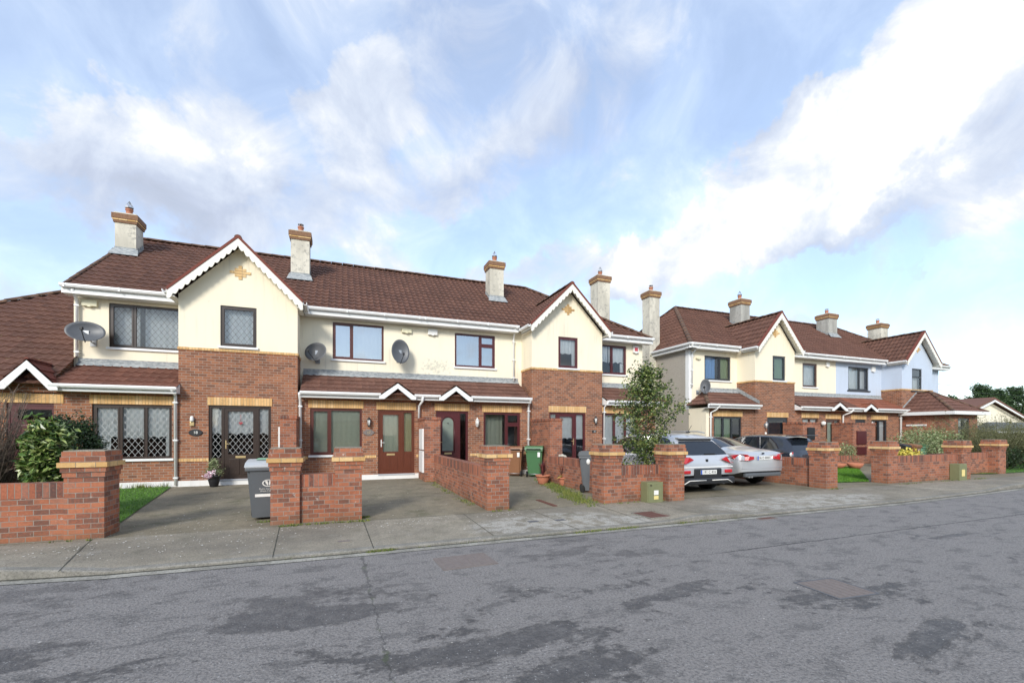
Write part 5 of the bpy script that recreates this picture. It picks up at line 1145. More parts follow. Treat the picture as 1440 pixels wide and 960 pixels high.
# ------------------------------------------------------------------ bins
def wheel(bm,x,y,z,r,w): lathe(bm,[(r*.3,-w/2),(r*.92,-w/2),(r,-w*.3),(r,w*.3),(r*.92,w/2),(r*.3,w/2)],c=(x,y,z),seg=20,axis='X')
def bin_(label,body,lid,loc,rz_,s=(1,1,1),stick=None,topc=None):
    t=T('wheelie_bin',label,'bin',(0,0,0),'wheeled household bins')
    W0,W1,D0,D1,Hh=.22,.285,.24,.34,.93
    bm=B(); a=[bm.verts.new(p) for p in ((-W0,-D0+.0,.05),(W0,-D0,.05),(W0,D0-.06,.05),(-W0,D0-.06,.05))]; b=[bm.verts.new(p) for p in ((-W1,-D1,Hh),(W1,-D1,Hh),(W1,D1,Hh),(-W1,D1,Hh))]
    fs=[bm.faces.new(a[::-1]),bm.faces.new(b)]+[bm.faces.new((a[i],a[(i+1)%4],b[(i+1)%4],b[i])) for i in range(4)]
    bmesh.ops.bevel(bm,geom=[e for e in bm.edges if abs(e.verts[0].co.z-e.verts[1].co.z)>.2],offset=.045,segments=4,affect='EDGES')
    box(bm,-W1-.02,W1+.02,-D1-.025,D1+.02,Hh-.05,Hh,bev=.012)
    box(bm,-.14,.14,-D1+.05,-D1+.085,.3,.8,bev=.01) if False else None
    bo=P('bin_body',bm,M[body],t)
    bm=B(); prof=[(-D1-.045,Hh+.005),(-D1-.03,Hh+.045),(-D1+.08,Hh+.10),(0,Hh+.14),(D1-.06,Hh+.13),(D1+.02,Hh+.09),(D1+.05,Hh+.005)]
    prismX(bm,prof,-W1-.03,W1+.03); bmesh.ops.bevel(bm,geom=bm.edges[:],offset=.014,segments=3,affect='EDGES'); P('lid',bm,M[lid],t)
    if topc: bm=B(); box(bm,-.16,.22,-.12,.2,Hh+.135,Hh+.15,bev=.004); P('lid_panel',bm,M[topc],t)
    bm=B(); tube(bm,[(-W1+.05,D1,Hh-.02),(-W1+.05,D1+.07,Hh+.03),(W1-.05,D1+.07,Hh+.03),(W1-.05,D1,Hh-.02)],.014,8); P('handle',bm,M['black'],t)
    for sg in (-1,1): bm=B(); wheel(bm,sg*(W0+.03),D0-.02,.10,.10,.05); P('wheel',bm,M['rubber'],t)
    bm=B(); tube(bm,[(-W0-.03,D0-.02,.10),(W0+.03,D0-.02,.10)],.012,8); P('axle',bm,M['steel'],t)
    if stick: stick(t,W0,W1,D0,D1,Hh)
    t.location=loc; t.rotation_euler.z=rz_; t.scale=s; return t
def s18(t,W0,W1,D0,D1,Hh):
    sl=math.atan2(D1-D0,Hh-.05)
    def F(x,z): return Matrix.Translation((x,-D0-(z-.05)*math.tan(sl)-.006,z))@Matrix.Rotation(PI/2+sl,4,'X')
    bm=B()
    for r0,r1,a0,a1 in ((.062,.078,0,2*PI),):
        n=28
        for i in range(n):
            p=[(r*math.cos(a)*1.25,r*math.sin(a)*.82,.001) for r,a in ((r0,2*PI*i/n),(r1,2*PI*i/n),(r1,2*PI*(i+1)/n),(r0,2*PI*(i+1)/n))]; quad(bm,p)
    for sg in (-1,1):
        bm.faces.new([bm.verts.new((sg*x,y,.001)) for x,y in ((.012,.035),(.05,.045),(.045,.005),(.012,-.045),(.004,-.02))])
    bmesh.ops.transform(bm,matrix=F(.05,.66),verts=bm.verts[:]); P('white_emblem',bm,M['alarmw'],t,recalc=True)
    P('lettering',text_bm('Dublin Corporation',.036,F(.05,.56),.001),M['alarmw'],t); P('lettering',text_bm('Waste Collection',.036,F(.05,.522),.001),M['alarmw'],t)
    bm=B(); box(bm,-.16,.27,-.0005,.0015,-.0,.05); bmesh.ops.transform(bm,matrix=Matrix.Translation((0,-D0-.39*math.tan(sl)-.008,.42)),verts=bm.verts[:]); P('white_strip',bm,M['alarmw'],t)
bin_('grey bin with white emblem and pale lid, half hidden by a brick pillar','bingrey','binlid',(-1.26,9.14,.072),R(2),stick=s18,topc='lidgreen')
def s16(t,W0,W1,D0,D1,Hh):
    bm=B(); box(bm,-W1*.75,-W1*.45,D1-.02,D1-.008,Hh-.24,Hh-.08); P('sticker',bm,M['alarmw'],t)
bin_('green wheeled bin standing beside the tall lime-spotted brick wall','bingreen','bingreen',(6.28,14.05,.1),R(148),s=(1,1,1),stick=s16)
bin_('brown wheeled bin standing left of the green bin','binbrown','binbrown',(5.72,14.55,.1),R(150),s=(1,1,.98),stick=s16)
def s15(t,W0,W1,D0,D1,Hh):
    bm=B(); lathe(bm,[(.001,0),(.075,0),(.075,.004),(.001,.004)],seg=9); bmesh.ops.transform(bm,matrix=Matrix.Translation((-W1+.005,.0,Hh-.13))@Matrix.Rotation(-PI/2,4,'Y'),verts=bm.verts[:]); P('sticker',bm,M['alarmw'],t)
bin_('slim grey wheeled bin leaning towards a pillar, right of the flower pots','bingrey','bingrey',(6.0,10.05,.075),R(62),s=(.72,.66,1.0),stick=s15)
bin_('black bin behind the far garden wall, leftmost of three','black','black',(22.0,11.6,.09),R(10))
bin_('brown bin with white digits, middle of three behind the far garden wall','binbrown','binbrown',(22.75,11.6,.09),R(10),stick=lambda t,*a:P('number',text_bm('57',.2,facing(0,-.33,.8)),M['alarmw'],t))
bin_('bright green bin, rightmost of three behind the far garden wall','lidgreen','bingreen',(23.45,11.7,.09),R(10))
# ------------------------------------------------------------------ small things
t=T('utility_cabinet','olive green utility cabinet with yellow sticker against the garden wall','cabinet',(6.48,8.1,.07))
bm=B(); box(bm,6.30,6.72,8.02,8.26,.05,.52,bev=.01); c_=P('cabinet_body',bm,M['elec'],t)
bm=B(); box(bm,6.32,6.70,8.008,8.02,.07,.50,bev=.004); P('cabinet_door',bm,M['elec'],t)
bm=B(); box(bm,6.46,6.58,8.0,8.008,.24,.34,bev=.003); P('sticker',bm,M['alarmw'],t); bm=B(); box(bm,6.46,6.58,8.0,8.008,.14,.22,bev=.003); P('sticker',bm,M['yellow'],t)
P('number',text_bm('F8',.06,facing(6.38,8.005,.45)),M['black'],t)
t=T('utility_cabinet','small pale green utility cabinet against the wall on the far right','cabinet',(18.9,8.25,.07))
bm=B(); box(bm,18.7,19.12,8.15,8.41,.05,.60,bev=.01); P('cabinet_body',bm,M['elec'],t); bm=B(); box(bm,18.82,18.98,8.14,8.15,.2,.42); P('sticker',bm,M['yellow'],t)
def leafcloud(bm,pts,n,size,asp=.5,jit=.1,rr=rnd):
    for _ in range(n):
        c=rr.choice(pts); p=Vector(c)+Vector((rr.gauss(0,jit),rr.gauss(0,jit),rr.gauss(0,jit)))
        d_=Vector((rr.gauss(0,1),rr.gauss(0,1),rr.gauss(0,.7))).normalized(); e=d_.cross(Vector((rr.gauss(0,1),rr.gauss(0,1),rr.gauss(0,1)))).normalized()
        L=size*rr.uniform(.6,1.3); w_=L*asp/2; nn=d_.cross(e)*L*.12
        a,b=p-d_*L/2,p+d_*L/2
        bm.faces.new([bm.verts.new(q) for q in (a,p+e*w_+nn,b,p-e*w_+nn)])
def blades(bm,c,n,h,r,w=.012,droop=.5,rr=rnd):
    c=Vector(c)
    for _ in range(n):
        a=rr.uniform(0,2*PI); s_=rr.uniform(.1,1); hh=h*rr.uniform(.6,1.1); d_=Vector((math.cos(a),math.sin(a),0)); e=Vector((-math.sin(a),math.cos(a),0)); last=None
        for k in range(5):
            t_=k/4; p=c+d_*(r*s_*t_**1.3)+Vector((0,0,hh*(t_-droop*s_*t_*t_))); ww=w*(1-t_*.92)
            cur=(bm.verts.new(p-e*ww),bm.verts.new(p+e*ww))
            if last: bm.faces.new((last[0],last[1],cur[1],cur[0]))
            last=cur
def pot(loc,r,h,label,mat='terracotta',plant=None,name='flower_pot',bowl=False):
    t=T(name,label,'flower pot',loc); bm=B()
    pr_=[(r*.6,0),(r*.66,.01),(r*.95,h*.6),(r*1.0,h*.85),(r*1.12,h*.86),(r*1.12,h),(r*1.0,h),(r*.9,h*.9)] if not bowl else [(r*.5,0),(r*.85,h*.5),(r,h),(r*.93,h),(r*.7,h*.6)]
    lathe(bm,pr_,seg=24); o=P('pot',bm,M[mat]); o.parent=t
    bm=B(); lathe(bm,[(.001,h*.86),(r*.88,h*.88)],seg=16); o=P('soil',bm,M['soil']); o.parent=t
    if plant:
        for nm_,bm,m_ in plant(h): o=P(nm_,bm,M[m_]); o.parent=t
    return t
def p18(h):
    a=B(); leafcloud(a,[(0,0,h+.16),(-.03,0,h+.3),(.12,0,h+.08),(-.12,0,h+.12),(0,.05,h+.38)],520,.055,.4,.06)
    b=B(); leafcloud(b,[(-.1,-.14,h+.05),(.02,-.16,h+.1),(-.16,-.1,h-.02),(-.05,-.17,h+.0)],260,.045,.8,.035); return (('foliage',a,'palegreen'),('flowers',b,'pink'))
pot((-3.34,14.62,.10),.15,.32,'black pot with pink flowers and small shrub beside the leaded front door','black',p18)
def pc(h): 
    a=B(); blades(a,(0,0,h*.9),90,.48,.24,.022,.3); return (('leaves',a,'redleaf'),)
pot((5.62,12.0,.09),.20,.27,'terracotta pot with red spiky plant on the weedy strip','terracotta',pc)
def pd(h):
    a=B(); blades(a,(0,0,h*.9),50,.48,.18,.020,.2); b=B(); blades(b,(0,0,h*.95),20,.24,.3,.03,1.6); return (('leaves',a,'redleaf'),('dead_leaves',b,'yflower'))
pot((5.98,11.4,.09),.13,.24,'smaller pot with red plant and drooping yellow leaves','terracotta',pd)
pot((19.6,12.5,.10),.30,.22,'wide terracotta bowl on the far lawn, left of two','terracotta',bowl=True)
pot((20.15,12.15,.10),.30,.24,'terracotta bowl on the far lawn, right of two and slightly nearer','terracotta',bowl=True)
t=T('garden_ornament','small white and grey stone ornament lying on top of the mossy side wall','ornament',(6.06,11.6,.90)); bm=B()
for dx,dy,r in ((0,0,.06),(.03,-.1,.045),(-.02,.1,.05),(.01,-.2,.03)): bmesh.ops.create_icosphere(bm,subdivisions=2,radius=r,matrix=Matrix.Translation((dx,dy,r*.7))@Matrix.Diagonal((1,1.2,.8,1)))
o=P('stones',bm,M['chim']); o.parent=t
t=T('garden_sign','small black sign with a white dog figure behind the far low wall','sign',(19.5,12.6,.1)); bm=B(); box(bm,-.16,.16,-.01,.01,.38,.70); tube(bm,[(0,0,0),(0,0,.4)],.012,6); o=P('board',bm,M['alarmw']); o.parent=t
bm=B(); box(bm,-.07,.07,-.018,-.01,.50,.58); box(bm,-.09,-.04,-.018,-.01,.56,.64); box(bm,-.07,-.05,-.018,-.01,.42,.50); box(bm,.05,.07,-.018,-.01,.42,.50); o=P('dog_figure',bm,M['black']); o.parent=t
# ------------------------------------------------------------------ plants
def limbs(bm,base,specs,r0):
    for pts in specs: tube(bm,[Vector(base)+Vector(p) for p in pts],[r0*(1-.8*i/(len(pts)-1)) for i in range(len(pts))],7)
def tree(name,label,base,h,rad,n,leaf,mat,cat='tree',prof=None,lz=.25,nl=26,asp=.55,jit=.10,seed=1,r0=.035,lean=(0,0),group=None):
    rr=random.Random(seed); t=T(name,label,cat,base,group); bm=B(); tips=[]
    tr=[(lean[0]*k/6+rr.gauss(0,.02),lean[1]*k/6+rr.gauss(0,.02),h*.93*k/6) for k in range(7)]; tr[0]=(0,0,-.05)
    tube(bm,tr,[r0*(1-.13*k) for k in range(7)],8)
    for i in range(nl):
        f=lz+(1-lz)*((i+.5)/nl)**.9; k=f*6*.98; k0=min(5,int(k)); p=Vector(tr[k0]).lerp(Vector(tr[k0+1]),k-k0); a=i*2.4+rr.uniform(-.5,.5)
        R_=rad*(prof(f) if prof else math.sin(PI*min(1,max(0,(f-lz*.6)/(1-lz*.6))))**.7)*rr.uniform(.7,1.15)
        e=p+Vector((math.cos(a)*R_,math.sin(a)*R_,R_*rr.uniform(.25,.9))); m_=p.lerp(e,.5)+Vector((0,0,-.05*R_))
        tube(bm,[p,m_,e],[r0*.35,r0*.22,r0*.07],5)
        for q in (.3,.45,.6,.75,.9,1.0,1.08): 
            c=p.lerp(e,q); tips.append(tuple(c+Vector((rr.gauss(0,.04),rr.gauss(0,.04),rr.gauss(0,.03)))))
            if rr.random()<.5:
                s_=c+Vector((rr.gauss(0,.16),rr.gauss(0,.16),rr.gauss(.05,.1)))*(rad/.8); tube(bm,[c,s_],[r0*.08,r0*.04],4); tips.append(tuple(s_))
    o=P('trunk',bm,M['bark']); o.parent=t
    bm=B(); leafcloud(bm,tips,n,leaf,asp,jit,rr); o=P('crown',bm,M[mat]); o.parent=t; return t
tree('holly_tree','small variegated holly tree growing behind the brick garden wall, beside the silver SUV',(6.98,9.0,.07),3.4,.78,8800,.068,'holly',lz=.15,nl=46,prof=lambda f:max(.10,1.0-abs(f-.52)*1.9) if f>.42 else .38+.95*f,asp=.6,jit=.075,seed=5,lean=(.08,.05))
def bush(name,label,c,rad,hgt,n,leaf,mat,asp=.45,seed=3,cat='shrub',lumps=9,jit=.12,zoff=.5,tw=14,group=None,surf=.75):
    rr=random.Random(seed); t=T(name,label,cat,c,group); pts=[]; bm=B()
    for k in range(lumps*60):
        u,v=rr.uniform(0,2*PI),rr.uniform(-.6,1); r=rr.uniform(surf,1)*(1+.22*mnoise.noise((math.cos(u)*1.7+seed,math.sin(u)*1.7,v*2)))
        s_=math.sqrt(max(0,1-v*v*.9)); pts.append((math.cos(u)*s_*rad[0]*r,math.sin(u)*s_*rad[1]*r,hgt*(zoff+(1-zoff)*v*r)))
    for k in range(tw):
        p=rr.choice(pts); tube(bm,[(0,0,0),(p[0]*.4,p[1]*.4,p[2]*.55),p],[.02,.012,.004],5)
    o=P('branches',bm,M['bark']); o.parent=t
    bm=B(); leafcloud(bm,pts,n,leaf,asp,jit,rr); o=P('foliage',bm,M[mat]); o.parent=t; return t
bush('laurel_shrub','large glossy light green laurel shrub on the left lawn, behind the first pillar',(-4.54,9.6,.08),(.31,.32,.5),1.76,2900,.11,'laurel',.42,3,jit=.05,zoff=.60)
bush('dark_shrub','dark green rounded shrub right behind the glossy laurel at the left',(-4.72,10.7,.08),(.46,.45,.5),1.80,15000,.055,'darkleaf',.5,8,jit=.06,zoff=.56)
def twigs(name,label,c,rad,h,n,mat='dry',seed=4,cat='shrub',group=None,leafm=None,nleaf=0,lsz=.04):
    rr=random.Random(seed); t=T(name,label,cat,c,group); bm=B(); tips=[]
    for k in range(n):
        a=rr.uniform(0,2*PI); r=rad*math.sqrt(rr.random()); hh=h*rr.uniform(.45,1.05); b=(rr.gauss(0,.06),rr.gauss(0,.06),0); m_=(r*.5*math.cos(a)+rr.gauss(0,.06),r*.5*math.sin(a)+rr.gauss(0,.06),hh*.5); e=(r*math.cos(a),r*math.sin(a),hh)
        tube(bm,[b,m_,e],[.008,.005,.002],4,cap=False); 
        for j in range(4):
            q=Vector(m_).lerp(Vector(e),rr.random()); s_=q+Vector((rr.gauss(0,.12),rr.gauss(0,.12),rr.uniform(.0,.18))); tube(bm,[q,s_],[.004,.0015],3,cap=False); tips.append(tuple(s_))
    o=P('branches',bm,M[mat]); o.parent=t
    if nleaf: bm=B(); leafcloud(bm,tips,nleaf,lsz,.4,.06,rr); o=P('foliage',bm,M[leafm]); o.parent=t
    return t
twigs('bare_shrub','bare brown twiggy shrub at the left edge in front of the annex',(-5.5,9.75,.08),.62,2.15,520)
bush('spreading_shrub','pale green layered shrub before the far brick extension',(24.3,11.8,.09),(1.7,1.0,.6),1.75,5200,.10,'palegreen',.4,6,jit=.12,surf=.5)
bush('flowering_plant','yellow flowering plant spilling over the top of the far garden wall',(17.0,8.85,.6),(1.0,.28,.2),.45,1800,.07,'yflower',.8,7,'plant',jit=.06,zoff=.4,tw=6)
bush('wall_shrub','pale green shrub beside the meter doors on the far terrace',(21.9,13.6,.09),(.5,.35,.3),1.0,1200,.07,'palegreen',.5,9,jit=.07)
bush('small_shrub','small dark upright shrub near the corner of the far extension',(29.6,11.6,.09),(.45,.45,.5),1.45,1500,.06,'darkleaf',.4,10,jit=.07)
twigs('scrub','olive brown scrub behind the last pillar at the right edge',(27.5,10.6,.0),2.6,2.3,520,'drygreen',11,leafm='drygreen',nleaf=7000,lsz=.07)
twigs('scrub','dense scrub beyond the far end of the pavement, right of the last pillar',(31.5,11.6,.0),2.6,2.3,420,'drygreen',12,leafm='drygreen',nleaf=6000,lsz=.07)
bush('bramble','dark low bramble bush beside the last pillar on the far right',(26.3,9.9,.0),(1.1,.7,.4),.95,2600,.07,'darkleaf',.5,15,jit=.1)
# background beyond the far terrace
def conifer(x,y,h,r,seed,label):
    rr=random.Random(seed); t=T('conifer',label,'tree',(x,y,0),'conifers behind the far bungalow'); bm=B(); pts=[]
    h*=.9; tube(bm,[(0,0,0),(rr.gauss(0,.1),0,h*.95)],[.16,.03],7)
    for k in range(46):
        f=.12+.86*k/45; a=k*2.4; R_=r*(1.05-f)**.6*rr.uniform(.55,1.25); e=(math.cos(a)*R_,math.sin(a)*R_,h*f+R_*rr.uniform(-.1,.35)); tube(bm,[(0,0,h*f),e],[.03,.01],4)
        for q in (.35,.55,.75,.9,1.0): pts.append((e[0]*q,e[1]*q,h*f+(e[2]-h*f)*q))
    o=P('trunk',bm,M['bark']); o.parent=t; bm=B(); leafcloud(bm,pts,8000,.34,.4,.26,rr); o=P('crown',bm,M['conifer']); o.parent=t
for i,(x,y,h,r,l) in enumerate(((76.5,36,7.0,3.0,'leftmost dark conifer behind the far bungalow, just right of the blue house'),(80.5,36,7.2,2.3,'second dark conifer from the left behind the far bungalow'),(87,35.5,9.3,2.8,'tallest conifer behind the far bungalow roof'),(92.5,36,8.8,3.4,'broad conifer right of the tallest one'),(98,36,9.4,3.6,'conifer at the right edge of the photo behind the bungalow'),(83.5,38,6.9,2.6,'small conifer just left of the tallest one'),(103,35,8,3,'conifer half out of frame at the far right edge'))): conifer(x,y,h,r,30+i,l)
t=T('bungalow','white gabled bungalow with brown tiled roof beyond the far terrace','house',(50,20,0))
bm=B(); bm.faces.new([bm.verts.new(p) for p in ((45.4,20,0),(56.2,20,0),(56.2,20,2.5),(50.0,20,4.2),(45.4,20,2.9))]); quad(bm,[(45.4,20,0),(45.4,34,0),(45.4,34,2.9),(45.4,20,2.9)]); P('wall',bm,M['cream2'],t)
bm=B(); prismY(bm,[(45.0,2.75),(50.0,4.35),(56.8,2.38),(56.8,2.5),(50.0,4.52),(45.0,2.95)],19.6,34); P('roof',bm,M['tileP'],t)
bm=B(); prismY(bm,[(45.0,2.72),(50.0,4.30),(56.8,2.33),(56.8,2.22),(50.0,4.15),(45.0,2.58)],19.55,19.6); P('bargeboard',bm,M['white'],t)
t=T('shed','low dark grey roofed outbuilding in front of the white bungalow','shed',(48,17.5,0))
bm=B(); box(bm,43.9,60,17.2,19.2,0,1.75); P('wall',bm,M['peb'],t); bm=B(); prismX(bm,[(16.9,1.72),(18.2,2.42),(19.5,1.72)],45.3,60); bm2=bm
a_=[bm.verts.new(p) for p in ((43.5,16.9,1.72),(45.3,16.9,1.72),(45.3,18.2,2.42),(45.3,19.5,1.72),(43.5,19.5,1.72))]; bm.faces.new((a_[0],a_[1],a_[2])); bm.faces.new((a_[0],a_[2],a_[3],a_[4])); P('roof',bm,M['greycover'],t)
bm=B(); box(bm,43.5,60,16.83,16.9,1.6,1.72); P('gutter',bm,M['white'],t)
bm=B(); 
for z in (6.7,7.4): tube(bm,[(60+ k*5,31+.0*k,z+.25*((k-5)/5)**2*.8-.1) for k in range(11)],.02,4)
for px_ in (60,110): tube(bm,[(px_,31,0),(px_,31,8)],.09,6)
t=T('power_line','thin overhead wires between two poles at the right horizon','power line',(60,31,0)); P('wires',bm,M['black'],t)
# ------------------------------------------------------------------ cars
def car(label,name,stations,glass,trim,L,hw,wheels,wr=.33,paint='carsilver',loc=(0,0,0),rot=0,extras=None):
    t=T(name,label,'car',(0,0,0),'cars parked on the driveways')
    bm=B(); rings=[]
    cre=bm.edges.layers.float.new('crease_edge')
    for st in stations:
        pts=st; ring=[]
        for (x,y,z) in pts: ring.append(bm.verts.new((x,y,z)))
        for (x,y,z) in pts[-2:0:-1]: ring.append(bm.verts.new((-x,y,z)))
        rings.append(ring)
    m_=len(rings[0]); K=len(stations[0])
    for j,(a,b) in enumerate(zip(rings,rings[1:])):
        for i in range(m_):
            f=bm.faces.new((a[i],b[i],b[(i+1)%m_],a[(i+1)%m_])); ii=i if i<K-1 else 2*(K-1)-1-i
            if (j,ii) in glass: f.material_index=1
            elif ii in (0,1) : f.material_index=2
            f.smooth=True
    for ring,tag in ((rings[0],'r'),(rings[-1],'f')):
        for i in range(K-1):
            a,b=ring[i],ring[i+1]; c=ring[(m_-i-1)%m_]; d_=ring[(m_-i)%m_]
            vs=[a,b,c,d_]; vs=[v for k,v in enumerate(vs) if v not in vs[:k]]
            if len(vs)<3: continue
            f=bm.faces.new(vs); f.smooth=True
            if (tag,i) in glass: f.material_index=1
            elif (tag,i) in trim: f.material_index=2
    bmesh.ops.recalc_face_normals(bm,faces=bm.faces[:])
    for e in bm.edges:
        mats={f.material_index for f in e.link_faces}
        if len(mats)>1: e[cre]=.8
    for ring in (rings[0],rings[-1]):
        for i in range(m_):
            e=bm.edges.get((ring[i],ring[(i+1)%m_]))
            if e: e[cre]=max(e[cre],.45)
    me=bpy.data.meshes.new('c'); bm.to_mesh(me); bm.free()
    for k in ('carsilver','carglass','carblack','rubber'): me.materials.append(M[k])
    o=bpy.data.objects.new('c',me); COL.objects.link(o)
    sm=o.modifiers.new('s','SUBSURF'); sm.levels=2; sm.render_levels=2
    cb=B()
    for wy in wheels:
        for sg in (-1,1): lathe(cb,[(wr+.05,-.16),(wr+.05,.30)],c=(sg*(hw-.12) if sg>0 else -(hw-.12)-.14,wy,wr+.0),seg=28,axis='X')
    for f in cb.faces: f.material_index=3
    cm=bpy.data.meshes.new('cc'); cb.to_mesh(cm); cb.free()
    for k in ('carsilver','carglass','carblack','rubber'): cm.materials.append(M[k])
    oc=bpy.data.objects.new('cc',cm); COL.objects.link(oc)
    bo=o.modifiers.new('b','BOOLEAN'); bo.operation='DIFFERENCE'; bo.object=oc; bo.solver='EXACT'
    bpy.context.view_layer.update()
    ev=bpy.data.meshes.new_from_object(o.evaluated_get(bpy.context.evaluated_depsgraph_get()))
    bpy.data.objects.remove(o); bpy.data.objects.remove(oc); bpy.data.meshes.remove(me); bpy.data.meshes.remove(cm)
    for idx,(nm_,mat) in enumerate((('body',paint),('windows','carglass'),('lower_trim','carblack'),('wheel_arches','rubber'))):
        b2=B(); b2.from_mesh(ev); dl=[f for f in b2.faces if f.material_index!=idx]; bmesh.ops.delete(b2,geom=dl,context='FACES')
        for f in b2.faces: f.material_index=0
        if len(b2.faces): P(nm_,b2,M[mat],t,smooth=True)
    bpy.data.meshes.remove(ev)
    for wy in wheels:
        for sg in (-1,1):
            bm=B(); x=sg*(hw-.11); lathe(bm,[(wr*.62,-.10),(wr*.9,-.11),(wr,-.08),(wr,.08),(wr*.9,.11),(wr*.62,.10)],c=(x,wy,wr),seg=28,axis='X'); w_=P('wheel',bm,M['rubber'],t)
            bm=B(); lathe(bm,[(.001,0),(wr*.2,.01),(wr*.62,-.005),(wr*.62,-.05),(.001,-.05)] ,c=(0,0,0),seg=20,axis='X'); 
            bmesh.ops.transform(bm,matrix=Matrix.Translation((x+sg*.085,wy,wr))@(Matrix.Identity(4) if sg>0 else Matrix.Rotation(PI,4,'Z')),verts=bm.verts[:])
            for k in range(5): a=k*2*PI/5; tube(bm,[(x+sg*.10,wy,wr),(x+sg*.10,wy+wr*.6*math.cos(a),wr+wr*.6*math.sin(a))],.022,6)
            P('rim',bm,M['steel'],w_)
    if extras: extras(t)
    t.location=loc; t.rotation_euler.z=rot; return t
def sec(y,zb,zbelt,hwb,hw,zr,hr,ys=None,crown=.02,gh=True):
    p=[(0,zb),(hwb*.72,zb),(hwb*.96,zb+.10),(hw,zb+(zbelt-zb)*.52),(hw*.975,zbelt),(hw*.93,zbelt+.035) if gh else (hw*.93,zbelt+.02),(hr,zr-.075) if gh else (hw*.82,zbelt+.04),(hr*.86,zr-.015) if gh else (hw*.62,zr),(0,zr+crown)]
    return [(x,y+(ys[i] if ys else 0),z) for i,(x,z) in enumerate(p)]
def boxpart(t,name,m,*bx,bev=.008,rz_=0,piv=None):
    bm=B(); box(bm,*bx,bev=bev)
    if rz_: bmesh.ops.transform(bm,matrix=Matrix.Translation(piv)@Matrix.Rotation(rz_,4,'Z')@Matrix.Translation(-Vector(piv)),verts=bm.verts[:])
    return P(name,bm,M[m],t)
def plate(t,txt,x,y,z,w=.26):
    p=boxpart(t,'number_plate','plate',x-w,x+w,y-.012,y,z-.057,z+.057,bev=.004); bm=B(); box(bm,x-w,x-w+.045,y-.0135,y-.011,z-.055,z+.055); P('plate_band',bm,M['euro'],p)
    P('plate_number',text_bm(txt,.098,facing(x+.02,y-.014,z),.001),M['ink'],p)
# silver SUV
suv=[sec(0,.42,1.00,.86,.885,1.50,.60,[.22,.10,.01,.0,.06,.10,.44,.50,.50]),
 sec(.34,.30,1.03,.90,.93,1.58,.66,[0,0,0,0,0,0,.22,.30,.36]),sec(.95,.26,1.02,.91,.94,1.62,.69),sec(1.6,.25,1.0,.90,.935,1.635,.70),sec(2.35,.25,.98,.90,.935,1.61,.69),
 sec(2.95,.25,.97,.90,.93,1.50,.63,[0,0,0,0,0,0,-.02,-.02,0]),sec(3.35,.25,.95,.89,.92,1.03,.62,gh=False),sec(4.0,.26,.88,.86,.89,.95,.55,gh=False),sec(4.42,.34,.72,.74,.78,.76,.5,[0]*9,gh=False)]
def suvx(t):
    for sg in (-1,1):
        bm=B(); pts=[(sg*.46,-.012+.03,.93),(sg*.60,0.01,1.0),(sg*.80,.03,1.0),(sg*.90,.09,.99),(sg*.945,.36,.96),(sg*.945,.30,.88),(sg*.90,.06,.82),(sg*.72,.005,.83)]
        a=[bm.verts.new(p) for p in pts]; b=[bm.verts.new((p[0]*1.005,p[1]-.03,p[2])) for p in pts]
        for i in range(8): bm.faces.new((a[i],a[(i+1)%8],b[(i+1)%8],b[i]))
        bm.faces.new(b); P('tail_light',bm,M['taillight'],t,recalc=True)
        boxpart(t,'reflector','taillight',sg*.70-.16*(sg>0)-.0*(sg<0),sg*.70+.16*(sg<0)+.12*sg*(sg>0),-.03,.03,.56,.64) if False else None
        boxpart(t,'reflector','taillight',min(sg*.56,sg*.80),max(sg*.56,sg*.80),-.022,.02,.565,.655,bev=.02)
        bm=B(); tube(bm,[(sg*.78,-.03,.30),(sg*.62,-.04,.385),(sg*.1,-.045,.385)],.014,6); P('chrome_trim',bm,M['alarmw'],t)
    boxpart(t,'lower_bumper','carblack',-.90,.90,-.02,.25,.27,.46,bev=.05); boxpart(t,'plate_recess','carblack',-.45,.45,-.018,.05,.44,.70,bev=.04)
    plate(t,'191 C 416',.0,-.02,.60); boxpart(t,'tailgate_ledge','white',-.84,.84,.0,.06,.715,.745,bev=.01)
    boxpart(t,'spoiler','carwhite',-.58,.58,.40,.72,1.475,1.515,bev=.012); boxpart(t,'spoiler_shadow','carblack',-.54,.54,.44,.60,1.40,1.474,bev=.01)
    boxpart(t,'emblem','black',-.035,.035,.02,.075,.87,.94,bev=.01); boxpart(t,'rear_wiper','black',.0,.36,.10,.13,1.06,1.085,bev=.006)
    for sg in (-1,1):
        bm=B(); tube(bm,[(sg*.62,.75,1.64),(sg*.63,1.0,1.68),(sg*.63,2.2,1.68),(sg*.61,2.5,1.62)],.016,8); P('roof_rail',bm,M['steel'],t)
        bm=B(); box(bm,sg*.98-.09,sg*.98+.09,2.75,2.88,1.0,1.14,bev=.03); P('door_mirror',bm,M['carwhite'],t)
        for y in (1.72,2.72): 
            bm=B(); box(bm,sg*.90-.02,sg*.90+.02,y-.03,y+.03,1.03,1.52); P('door_pillar',bm,M['carblack'],t)
    bm=B(); tube(bm,[(.05,.75,1.65),(.05,.62,1.85)],.006,5); box(bm,.02,.08,.70,.80,1.64,1.67); P('aerial',bm,M['black'],t)
    bm=B(); 
    for sg in (-1,1): tube(bm,[(sg*.55,.02,.30),(sg*.55,.15,.30)],.04,10)
    P('exhaust',bm,M['steel'],t)
car('silver SUV with dark rear window and roof rails, parked behind the holly tree','suv',suv,{('r',5),(1,5),(2,5),(3,5),(4,5),(5,6),(5,7),(5,5)},{('r',0),('r',1)},4.45,.93,(.88,3.52),.35,'carwhite',(8.66,8.66,.055),R(0),suvx).scale=(1,1,.95)
